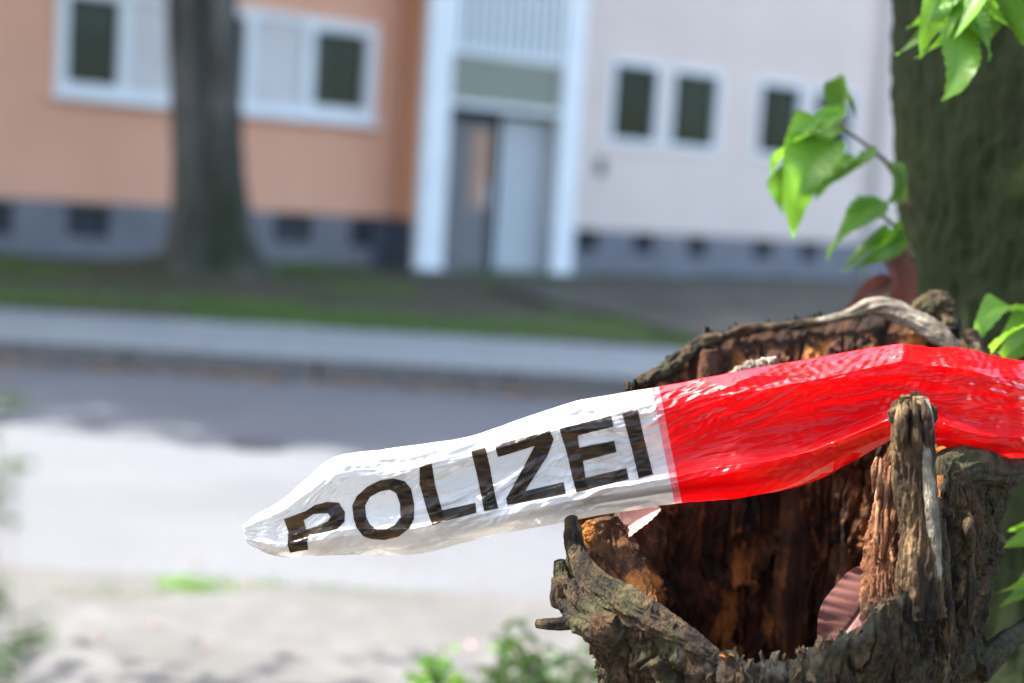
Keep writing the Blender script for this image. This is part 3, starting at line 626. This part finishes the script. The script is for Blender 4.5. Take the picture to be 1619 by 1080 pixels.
# blocky cubical rot: cracks at irregular angles, pieces standing at different depths
ang = theta*7.2 + .8*fbm(circ*4, 2); cell = np.floor(ang); fr = ang-cell
cellr = np.array([random.random() for _ in range(4000)])
wob = .38*fbm(Pi*np.array((26, 26, 12)), 3)
frw = (ang[:, None]+wob) ; cw = np.floor(frw).astype(int); fw_ = frw-cw
crack = np.exp(-(np.minimum(fw_, 1-fw_)/.07)**2)
zc = Zi*15 + .5*fbm(Pi*40, 2) + cellr[(cw+500) % 4000]*7; cz = np.floor(zc).astype(int); fz = zc-cz
hcr = np.exp(-(np.minimum(fz, 1-fz)/.09)**2)*(cellr[(cw*7+cz*13+900) % 4000] > .72)
step = cellr[(cw*31+cz*17+700) % 4000]
di_m = sstep(.006, .03, di)
disp = di_m*(-.010*crack - .005*hcr + .011*(step-.5) + .0045*ridged(Pi*np.array((110, 110, 26)), 4) + .013*fbm(Pi*np.array((30, 30, 18)), 4))
Rn = np.maximum(Ri - disp*1.0, .01)
Pi[..., 0] = Rn*np.cos(theta)[:, None]; Pi[..., 1] = Rn*np.sin(theta)[:, None]; 
link('heartwood_lining', mesh_np('heartwood_lining', Pi, grid_faces(nu, nvi, True)[:, ::-1]), M['rot'], ST)
# crumbly floor of the hollow
n = 90; X, Y = np.meshgrid(np.linspace(-.15, .15, n), np.linspace(-.15, .15, n), indexing='ij')
V = np.stack([X, Y, np.full_like(X, floor_z+.03)], -1); V[..., 2] += .02*fbm(V*25, 4)
rad = np.hypot(X, Y); sc_ = np.minimum(1, .135/np.maximum(rad, 1e-6)); V[..., 0] *= sc_; V[..., 1] *= sc_
link('hollow_floor', mesh_np('hollow_floor', V, grid_faces(n, n)), M['rot'], ST)

def loc(px, py, d): 
    p = at(px, py, d); return np.array((p.x-ax, p.y-ay, p.z))
def noisy_tube(name, pathpx, radpx, mat, seg=48, n=90, amp=.15, sc=60, fiber=True, seed=0, parent=None, flat=None, cap=.04, ragged=0):
    """bark-covered limb through pixel points (px, py, depth) with radii in pixels at that depth"""
    K = np.array([loc(*p) for p in pathpx]); Rm = np.array([r*p[2]/FPX for r, p in zip(radpx, pathpx)])
    t = np.linspace(0, len(K)-1, n); C = crom(t, K); Rr = np.maximum(crom(t, Rm[:, None])[:, 0], .0004)
    e = np.linspace(0, 1, n); ends = np.minimum(1, np.minimum(e, 1-e)/cap); Rr = Rr*np.sqrt(np.clip(ends, 0.0, 1)+1e-4)
    T = np.gradient(C, axis=0); T /= np.linalg.norm(T, axis=1)[:, None]
    up = np.array((.2, -1, .15)); A = np.cross(T, up); A /= np.linalg.norm(A, axis=1)[:, None]; Bv = np.cross(T, A)
    an = np.arange(seg)/seg*2*np.pi
    D = np.cos(an)[None, :, None]*A[:, None]+np.sin(an)[None, :, None]*Bv[:, None]
    if flat: D = D*1.0 - Bv[:, None]*(np.sin(an)*(1-flat))[None, :, None]
    al = np.cumsum(np.r_[0, np.linalg.norm(np.diff(C, axis=0), axis=1)])
    qq = np.stack([np.cos(an)[None]*Rr[:, None]*1.0+0*al[:, None], np.sin(an)[None]*Rr[:, None], np.broadcast_to(al[:, None]*(.22 if fiber else 1), (n, seg))], -1)+seed*.37
    nz = ridged(qq*sc*2.2, 4)*.6 + fbm(qq*sc, 3)
    V = C[:, None] + D*(Rr[:, None]*(1+amp*nz))[..., None]
    if ragged:
        sp = np.stack([np.cos(an), np.sin(an), 0*an+seed], -1); rg = ragged*(np.abs(pnoise(sp*2.2))*1.2 + .6*pnoise(sp*6.1))
        V = V + T[:1, None]*(np.exp(-(e/.10)**2)[:, None]*np.repeat(np.round(rg/.0015)*.0015, 1)[None])[..., None]
    return link(name, mesh_np(name, V.transpose(1, 0, 2), grid_faces(seg, n, True), attr={'crest': np.zeros((seg, n))}), mat, parent or ST)
# horn of bark at the left and its curled stub
noisy_tube('bark_horn', [(903, 814, 1.0), (906, 838, 1.0), (908, 865, .998), (930, 905, .985), (975, 945, .965), (1040, 985, .945), (1110, 1028, .93), (1150, 1055, .925)], [7, 11, 13, 17, 22, 20, 15, 6], M['sbark'], seg=120, n=380, amp=.34, sc=120, seed=1)
noisy_tube('bark_horn', [(884, 884, .995), (890, 912, .995), (905, 945, .985), (950, 985, .965), (985, 1020, .955)], [7, 12, 22, 30, 16], M['sbark'], seg=100, n=220, amp=.38, sc=120, seed=2)
noisy_tube('broken_stub', [(846, 986, .985), (870, 988, .982), (900, 984, .98), (912, 968, .98), (905, 942, .985)], [6, 9, 11, 13, 15], M['sbark'], seg=60, n=120, amp=.22, sc=110, seed=3)
noisy_tube('broken_stub', [(878, 962, .985), (884, 945, .985), (892, 918, .985)], [6, 11, 13], M['sbark'], seg=50, n=70, amp=.45, sc=120, seed=8)
noisy_tube('broken_stub', [(940, 988, .96), (955, 982, .955), (975, 985, .95)], [8, 12, 10], M['sbark'], seg=50, n=70, amp=.3, sc=120, seed=9)
# reddish broken wood just inside the horn
noisy_tube('wood_flake', [(950, 818, 1.03), (955, 850, 1.03), (970, 890, 1.02), (1000, 935, 1.0), (1030, 965, .985)], [20, 32, 36, 30, 8], M['rot'], seg=130, n=240, amp=.36, sc=130, seed=4, flat=.45)
# grey callus roll along the back rim, knobs beside it
noisy_tube('rim_callus', [(1270, 512, 1.214), (1300, 507, 1.212), (1340, 498, 1.208), (1374, 484, 1.203), (1408, 488, 1.198), (1446, 506, 1.192), (1482, 528, 1.185), (1518, 560, 1.18)], [3, 5, 7, 10, 13, 12, 12, 10], M['callus'], seg=70, n=300, amp=.34, sc=110, seed=5)
noisy_tube('bark_rim', [(1010, 606, 1.125), (1030, 596, 1.14), (1052, 584, 1.155), (1080, 560, 1.18), (1108, 541, 1.19), (1145, 531, 1.2), (1180, 522, 1.208), (1230, 516, 1.212), (1275, 511, 1.214), (1310, 505, 1.214)], [9, 7, 9, 8, 7, 5, 6.5, 5, 6, 4], M['sbark'], seg=60, n=520, amp=.55, sc=120, seed=15)
noisy_tube('bark_knob', [(1450, 520, 1.215), (1462, 492, 1.21), (1480, 478, 1.205), (1492, 490, 1.205), (1500, 530, 1.2)], [14, 19, 15, 16, 18], M['sbark'], seg=60, n=110, amp=.3, sc=80, fiber=False, seed=6)
noisy_tube('bark_knob', [(1536, 520, 1.19), (1536, 545, 1.19), (1528, 590, 1.18)], [8, 13, 22], M['sbark'], seg=50, n=80, amp=.3, sc=90, fiber=False, seed=7)
noisy_tube('bark_knob', [(1586, 852, 1.0), (1572, 862, 1.005), (1555, 880, 1.01), (1535, 905, 1.015)], [8, 12, 16, 22], M['sbark'], seg=50, n=80, amp=.3, sc=90, fiber=False, seed=10)
noisy_tube('bark_lip', [(1480, 752, .985), (1530, 738, 1.0), (1575, 740, 1.02), (1604, 742, 1.04), (1614, 728, 1.06)], [26, 30, 26, 20, 8], M['sbark'], seg=70, n=140, amp=.22, sc=80, seed=12)
noisy_tube('broken_branch', [(1540, 1060, 1.02), (1575, 1030, 1.03), (1605, 1005, 1.05), (1650, 975, 1.08)], [24, 17, 14, 11], M['sbark'], seg=50, n=110, amp=.2, sc=80, seed=13)
# upright splintered post at the front right, with split fibres on its left face
def splinter(name, pathpx, radpx, mat, seed, flat=.7, amp=.16, sc=90):
    o = noisy_tube(name, pathpx, radpx, mat, seg=150, n=340, amp=amp, sc=sc, seed=seed, flat=flat, cap=.012, ragged=.012); return o
splinter('wood_post', [(1440, 630, .954), (1441, 650, .954), (1441, 690, .954), (1447, 760, .952), (1452, 830, .950), (1452, 900, .946), (1455, 980, .945)], [22, 31, 28, 28, 28, 30, 34], M['splinter'], 21, .7, .26, 140)
splinter('wood_post', [(1464, 638, .945), (1465, 665, .943), (1463, 710, .945), (1468, 770, .942), (1476, 840, .942), (1482, 920, .94)], [5, 8, 6, 8, 9, 5], M['callus'], 22, .8, .4, 130)
splinter('split_fibres', [(1426, 684, .985), (1414, 740, .985), (1408, 800, .982), (1404, 860, .978), (1400, 920, .97), (1402, 990, .96)], [6, 18, 22, 26, 30, 28], M['split'], 23, .5, .36, 160)
splinter('split_fibres', [(1392, 728, .995), (1396, 752, .995), (1404, 785, .99)], [8, 14, 14], M['split'], 24, .6, .4, 90)
for i in range(34):
    r = random.Random(100+i); top = i < 12
    if top: x0 = r.uniform(1414, 1468); y0 = r.uniform(630, 660)-8*math.cos((x0-1440)/20); x1 = x0+r.uniform(-3, 6); y1 = y0+r.uniform(30, 90); d = .94; w = r.uniform(3, 7)
    elif i < 24: x0 = r.uniform(1385, 1418); y0 = r.uniform(710, 850); x1 = x0+r.uniform(-12, 4); y1 = y0+r.uniform(50, 120); d = .962; w = r.uniform(2, 4)
    else: x0 = r.uniform(1440, 1540); y0 = r.uniform(760, 980); x1 = x0+r.uniform(-5, 8); y1 = y0+r.uniform(40, 110); d = .935+(x0-1440)*.0004; w = r.uniform(4, 8)
    noisy_tube('wood_splinter', [(x0, y0, d+.006), ((x0*2+x1)/3+r.uniform(-3, 3), (y0*2+y1)/3, d), ((x0+2*x1)/3, (y0+2*y1)/3, d+.002), (x1, y1, d+.008)], [w*.5, w, w*.9, w*.4], M['splinter' if i < 12 else 'split' if i < 24 else 'sbark'], seg=22, n=60, amp=.34, sc=150, seed=30+i)
# tall rotten ribs on the back wall and crumbs on a ledge
for i, (x, y0, y1, w, d) in enumerate([(1118, 553, 660, 17, 1.165), (1252, 740, 1060, 22, 1.175), (1332, 858, 960, 8, 1.10)]):
    noisy_tube('rotten_rib', [(x, y0, d), (x+4, (y0*2+y1)/3, d), (x-2, (y0+2*y1)/3, d), (x+2, y1, d)], [w*.6, w, w*1.1, w*.7], M['rot'], seg=50, n=110, amp=.3, sc=80, seed=50+i, flat=.6)
for i, (x, y, r) in enumerate([(1168, 584, 7), (1186, 578, 9), (1204, 574, 9), (1222, 570, 7)]):
    noisy_tube('bark_crumb', [(x-r, y+14, 1.08), (x, y+3, 1.08), (x+r, y-4, 1.08)], [r*.9, r, r*.5], M['callus'], seg=24, n=30, amp=.5, sc=160, fiber=False, seed=70+i)
noisy_tube('ledge', [(1120, 640, 1.15), (1180, 622, 1.10), (1230, 612, 1.10), (1290, 600, 1.17)], [18, 30, 30, 18], M['rot'], seg=40, n=80, amp=.3, sc=60, seed=80)
ledge2 = noisy_tube('ledge', [(1165, 600, 1.083), (1200, 596, 1.083), (1232, 588, 1.083)], [10, 15, 10], M['rot'], seg=40, n=50, amp=.3, sc=60, seed=81)

# loose flakes of bark and chips of rotten wood, too many to count
def flakes(name, G, count, size, mat, sd, lift, zmin):
    r = np.random.default_rng(sd); Pf = G.reshape(-1, 3); du = np.roll(G, -1, 0)-G; dv = np.gradient(G, axis=1); nn = np.cross(du, dv).reshape(-1, 3); nn /= np.linalg.norm(nn, axis=1)[:, None]+1e-12
    ok = np.nonzero((Pf[:, 2] > zmin))[0]; idx = r.choice(ok, count); C = Pf[idx]; Nn = nn[idx]; Nn = Nn*np.sign((Nn[:, :2]*C[:, :2]).sum(1))[:, None]*lift
    ax_ = np.array((0, 0, 1.0))+.35*r.normal(size=(count, 3)); ax_ -= (ax_*Nn).sum(1)[:, None]*Nn; ax_ /= np.linalg.norm(ax_, axis=1)[:, None]; sd_ = np.cross(ax_, Nn)
    L = (size*r.uniform(.4, 1.4, count))[:, None]; w = L*r.uniform(.14, .4, count)[:, None]; h = L*r.uniform(.12, .3, count)[:, None]; b = C-Nn*.0015
    V = np.stack([b-ax_*L*.5-sd_*w*.4, b-ax_*L*.4+sd_*w*.6, b+ax_*L*.5+sd_*w*.3, b+ax_*L*.3-sd_*w*.6, b+Nn*h+ax_*L*.35, b+Nn*h*.8-ax_*L*.1+sd_*w*.2], 1).reshape(-1, 3)
    T6 = np.array([(0, 1, 5), (1, 2, 5), (2, 4, 5), (2, 3, 4), (3, 0, 4), (0, 5, 4)]); F_ = (np.arange(count)[:, None, None]*6+T6[None]).reshape(-1, 3)
    return tag(link(name, mesh_np(name, V, F_, smooth=False, attr={'crest': np.repeat(r.uniform(0, .5, count)*(r.random(count) > .7), 6)}), mat, ST), kind='stuff')
flakes('bark_flakes', P, 2600, .011, M['sbark'], 31, 1, .45)
flakes('wood_chips', Pi, 2200, .014, M['rot'], 32, -1, .47)
# leaves caught in the hollow
def big_leaf(name, base, tip, nrm, mat, label, Wf=.62, curl=.2, fold=.15):
    b = at(*base); t = at(*tip); L = (t-b).length
    me = leaf_mesh(name, L, L*Wf, curl, fold, 70, 41, rnd=1, bump=.0007, teeth=0, seed=1); me.materials.append(mat)
    o = link(name, me); o.matrix_world = Matrix.Translation(b) @ orient(t-b, nrm); tag(o, label, 'leaf'); return o
big_leaf('dead_leaf', (1398, 905, 1.05), (1302, 1040, 1.02), (-.25, -.9, .35), M['leaf_dull'], 'dull red veined dead leaf standing inside the stump hollow', .62)
big_leaf('dead_leaf', (968, 852, 1.04), (1044, 803, 1.04), (-.1, -.7, .75), M['leaf_pink'], 'pink folded leaf tucked under the tape beside the bark horn', .6, .1, .7)

# ------------------------------------------------------------------ the police tape
CT = np.array([(383,830,388,856),(408,812,408,869),(440,794,440,880),(485,757,490,880),(530,722,560,877),(620,708,660,876),(740,690,765,850),(830,660,870,830),(920,632,960,813),(1042,611,1078,795),
      (1150,590,1180,786),(1290,565,1290,760),(1400,546,1398,702),(1440,545,1440,686),(1480,549,1482,702),(1524,550,1538,724),(1570,562,1600,725),(1640,574,1650,720),(1720,590,1720,715),(1790,610,1790,705)], float)
DT = np.array([.985,.985,.985,.988,.99,.995,1.0,1.003,1.005,1.005,1.005,1.005,1.0,.998,.998,1.0,1.005,1.02,1.12,1.37])
DU = np.linspace(0, len(CT)-1, 3000); DE = crom(DU, CT)
def tape_px(u): return crom(u, CT)
PV = np.array([-.3, -.12, 0, .07, .19, .28, .5, .66, .76, .82, .93, 1.0, 1.1, 1.3]); 
PD = np.array([.019, .015, .014, .004, -.008, -.004, .003, .004, -.015, -.013, .002, .010, .016, .016])
def fold_px(v):
    """front face for v in 0..1; outside it the film turns back behind itself"""
    return np.where(v < 0, -v, np.where(v > 1, 2-v, v))
CREASE = [(84, .021, .0042, (9, 30, 1), .1), (97, .015, .0034, (11, 34, 1), .7), (80, .0105, .0024, (14, 40, 1), 1.3), (101, .0085, .0018, (16, 40, 1), 2.9),
          (66, .0072, .0008, (22, 50, 1), 3.3), (118, .0068, .0007, (24, 50, 1), 4.1), (40, .0060, .0005, (30, 45, 1), 5.7), (140, .0055, .0005, (30, 45, 1), 6.2), (90, .0042, .0004, (26, 60, 1), 7.9), (15, .0065, .0004, (34, 40, 1), 8.4)]
def tape_xyz(u, v, off=0.0):
    e = tape_px(u); vv = fold_px(v)
    eu = u*0.055
    wob = .035*fbm(np.stack([eu*22, 0*u, 0*u+3.1], -1), 3)*np.abs(1-2*vv)
    x = e[..., 0]*(1-vv)+e[..., 2]*vv; y = e[..., 1]*(1-vv)+e[..., 3]*vv + wob*40
    wid = np.hypot(e[..., 2]-e[..., 0], e[..., 3]-e[..., 1])/185.0
    amp = np.clip(wid, .05, 1)
    # pleats wander up and down along the length
    vs = v + .05*fbm(np.stack([eu*9, v*0+.5, v*0], -1), 2)*np.sin(np.pi*np.clip(v, 0, 1))
    prof = np.interp(vs, PV, PD)
    mod = .6+.7*sstep(-.5, .6, pnoise(np.stack([eu*7, vs*2, 0*v+7], -1)))
    X = x/FPX; Y = v*wid*.082
    q = np.stack([X*1.0, Y + X*.12, 0*v], -1)
    p2 = q[..., :2]; wr = np.stack([fbm(q*np.array((16, 24, 1))+2.2, 2), fbm(q*np.array((16, 24, 1))+9.4, 2)], -1)
    cr = 0
    for (deg, per_, am, ms, sd) in CREASE:
        dv = np.array((math.cos(math.radians(deg)), math.sin(math.radians(deg)))); t_ = (p2@dv)/per_ + wr@dv*.55*min(1, .012/per_) + sd
        tri = np.abs((t_ % 1)-.5)*2; msk = sstep(.0, .5, pnoise(q*np.array(ms)+sd*3.1))
        cr = cr + am*tri*msk
    w1 = cr; w2 = np.clip(ridged(q*np.array((18, 120, 1))+5.1, 2, .4)-.8, 0, 1)*.0012; w3 = fbm(q*np.array((26, 40, 1))+8.1, 2)*.0010; w4 = 0
    tip = np.exp(-((u)/2.6)**2)
    gat = tip*.0013*ridged(np.stack([u*.5, v*7, 0*v+2], -1), 2)
    d = crom(u, DT[:, None])[..., 0] + prof*amp*mod - (w1+w2+w3+w4)*np.clip(amp*1.2, .15, 1) - gat
    d = d + .006*pnoise(np.stack([eu*14, 0*u+.3, 0*u], -1)) - off
    # keep the film behind the upright post
    wp = sstep(1350, 1400, x)*sstep(1535, 1485, x)
    d = np.maximum(d, .9865 - off - .03*(1-wp))
    return at_np(x, y, d)
def filmmat(name, col, tcol, see, rough=.22, gl=.10, tl=.5):
    m, nt = newmat(name)
    v = coords(nt)
    d = N(nt, 'ShaderNodeBsdfDiffuse'); d.inputs[0].default_value = (*col, 1)
    t = N(nt, 'ShaderNodeBsdfTranslucent'); t.inputs[0].default_value = (*tcol, 1)
    a = N(nt, 'ShaderNodeMixShader'); a.inputs[0].default_value = tl; nt.links.new(d.outputs[0], a.inputs[1]); nt.links.new(t.outputs[0], a.inputs[2])
    tr_ = N(nt, 'ShaderNodeBsdfTransparent'); tr_.inputs[0].default_value = (*tcol, 1)
    b = N(nt, 'ShaderNodeMixShader'); b.inputs[0].default_value = see; nt.links.new(a.outputs[0], b.inputs[1]); nt.links.new(tr_.outputs[0], b.inputs[2])
    g = N(nt, 'ShaderNodeBsdfGlossy'); g.inputs['Roughness'].default_value = rough; g.inputs[0].default_value = (1, 1, 1, 1)
    bp = N(nt, 'ShaderNodeBump'); bp.inputs['Strength'].default_value = .25; bp.inputs['Distance'].default_value = .0006
    nt.links.new(noise(nt, v, 160, 5, .6, .6), bp.inputs['Height']); nt.links.new(bp.outputs[0], g.inputs['Normal'])
    fr = N(nt, 'ShaderNodeFresnel'); fr.inputs['IOR'].default_value = 1.5; nt.links.new(bp.outputs[0], fr.inputs['Normal'])
    mul = N(nt, 'ShaderNodeMath', operation='MULTIPLY_ADD'); mul.inputs[1].default_value = gl*2.6; mul.inputs[2].default_value = gl*.12; nt.links.new(fr.outputs[0], mul.inputs[0])
    c = N(nt, 'ShaderNodeMixShader'); nt.links.new(mul.outputs[0], c.inputs[0]); nt.links.new(b.outputs[0], c.inputs[1]); nt.links.new(g.outputs[0], c.inputs[2])
    surf(nt, c.outputs[0]); return m
M['film_white'] = filmmat('white_film', (.70, .71, .71), (.54, .54, .52), .42, .15, .09, .36)
M['film_red'] = filmmat('red_film', (.66, .004, .008), (.85, .006, .010), .13, .2, .05)
M['film_pink'] = filmmat('pink_overlap_film', (.62, .17, .20), (.62, .18, .20), .15)
def inkmat():
    m, nt = newmat('black_print'); v = coords(nt, (1, 1, 1))
    t = N(nt, 'ShaderNodeBsdfTransparent'); nt.links.new(ramp(nt, noise(nt, coords(nt, (18, 18, 90)), 2.2, 5, .6), ((.42, (.05, .035, .022)), (.6, (.34, .21, .10)))), t.inputs[0])  # brown streaks put the light coming through the film into the ink tint
    g = N(nt, 'ShaderNodeBsdfPrincipled'); g.inputs['Base Color'].default_value = (.012, .011, .01, 1); g.inputs['Roughness'].default_value = .25
    mx = N(nt, 'ShaderNodeMixShader'); mx.inputs[0].default_value = .5
    nt.links.new(t.outputs[0], mx.inputs[1]); nt.links.new(g.outputs[0], mx.inputs[2]); surf(nt, mx.outputs[0]); return m
M['ink'] = inkmat()
TP = empty('police_tape', at(1440, 690, .99)); tag(TP, 'crumpled red and white plastic police tape reading POLIZEI strung across the stump', 'tape')
TPL = np.array(TP.location)
def film(name, u0, u1, v0, v1, nu, nv, mat):
    U, Vg = np.meshgrid(np.linspace(u0, u1, nu), np.linspace(v0, v1, nv), indexing='ij')
    return link(name, mesh_np(name, tape_xyz(U, Vg)-TPL, grid_faces(nu, nv)), mat, TP)
film('white_section', 0, 8.90, -.16, 1.10, 1000, 230, M['film_white'])
film('overlap_band', 8.90, 9.0, -.16, 1.10, 24, 230, M['film_pink'])
film('red_section', 9.0, 18.9, -.16, 1.10, 900, 230, M['film_red'])
K1 = 3.374
c1 = lambda L: [(370+x/K1, 580+y/K1) for x, y in L]; c2 = lambda L: [(700+x/K1, 560+y/K1) for x, y in L]
LET = [
 (c1([(266,812),(378,772),(430,738),(500,720),(560,725),(592,775),(590,825),(548,865),(470,885),(402,895),(390,930),(396,978),(300,992),(285,950),(290,880)]), c1([(372,818),(425,785),(500,780),(515,800),(500,825),(440,850),(385,868)])),
 (c1([(630,740),(655,690),(710,640),(780,605),(850,595),(910,610),(945,650),(962,740),(960,810),(935,860),(880,905),(800,925),(730,918),(690,905),(655,860),(638,810)]), c1([(700,740),(725,695),(780,665),(830,655),(865,675),(885,730),(888,800),(860,840),(810,868),(765,870),(725,840),(705,800)])),
 (c1([(990,535),(1055,515),(1075,640),(1110,765),(1288,725),(1293,778),(1160,815),(1058,845),(1030,770),(990,625)]), None),
 (c1([(1265,450),(1340,430),(1365,530),(1385,650),(1410,755),(1335,770),(1315,670),(1295,570)]), None),
 (c2([(275,485),(570,408),(592,455),(560,540),(440,730),(645,682),(657,745),(345,805),(338,770),(400,660),(490,490),(295,550)]), None),
 (c2([(622,398),(900,328),(910,385),(720,435),(728,500),(915,462),(927,522),(748,570),(762,660),(980,607),(992,665),(712,737),(690,650),(660,520)]), None),
 (c2([(958,318),(1040,295),(1075,450),(1122,640),(1045,660),(1010,510)]), None)]
def px_to_uv(Pp):
    T = DE[:, :2]; Bm = DE[:, 2:]; d = Bm-T; out = np.zeros((len(Pp), 2))
    for i, p in enumerate(Pp):
        c = d[:, 0]*(p[1]-T[:, 1]) - d[:, 1]*(p[0]-T[:, 0]); s_ = np.nonzero((c[:-1] < 0) != (c[1:] < 0))[0]
        j = s_[np.argmin(np.abs(DE[s_, 0]-p[0]))] if len(s_) else 0
        f = c[j]/(c[j]-c[j+1]); u = DU[j]+f*(DU[j+1]-DU[j]); t = T[j]+(T[j+1]-T[j])*f; dd = d[j]
        out[i] = (u, ((p[0]-t[0])*dd[0]+(p[1]-t[1])*dd[1])/(dd@dd))
    return out
KF = 2.6155; cf = lambda L: [(1000+x/KF, 440+y/KF) for x, y in L]
M['film_flap'] = filmmat('red_film_double_lit', (.90, .26, .18), (.85, .25, .17), .02, .3, .04)  # doubled film; the light on the flap is put into a paler red
FLAP = [(cf([(545, 892), (640, 862), (690, 838), (712, 826), (765, 790), (800, 776), (835, 755), (826, 800), (780, 808), (762, 822), (700, 848), (600, 882)]), None), (cf([(905, 720), (990, 680), (1088, 643), (1082, 688), (1020, 722), (960, 745), (935, 738), (952, 722)]), None)]
for outer, hole, pname, pmat, poff in [(a, b, 'letter', 'ink', .0007) for a, b in LET] + [(a, b, 'folded_flap', 'film_flap', .0012) for a, b in FLAP]:
    loops = [[Vector((x, y, 0)) for x, y in outer]] + ([[Vector((x, y, 0)) for x, y in hole]] if hole else [])
    tris = geometry.tessellate_polygon(loops); flat = [v for l in loops for v in l]
    bm = bmesh.new(); vs = [bm.verts.new(v) for v in flat]
    for t in tris:
        try: bm.faces.new([vs[i] for i in t])
        except ValueError: pass
    xs = [v.x for v in flat]; ys = [v.y for v in flat]
    for c, lo, hi, ax_ in ((2.6, min(xs), max(xs), (1, 0, 0)), (2.6, min(ys), max(ys), (0, 1, 0))):
        p_ = lo+c*.37
        while p_ < hi:
            bmesh.ops.bisect_plane(bm, geom=bm.verts[:]+bm.edges[:]+bm.faces[:], plane_co=Vector(ax_)*p_, plane_no=ax_); p_ += c
    bmesh.ops.triangulate(bm, faces=bm.faces[:])
    UVp = px_to_uv(np.array([(v.co.x, v.co.y) for v in bm.verts]))
    XYZ = tape_xyz(UVp[:, 0], UVp[:, 1], poff)-TPL
    for v, p_ in zip(bm.verts, XYZ): v.co = p_
    me = bpy.data.meshes.new(pname); bm.to_mesh(me); bm.free(); me.polygons.foreach_set('use_smooth', [True]*len(me.polygons)); link(pname, me, M[pmat], TP)
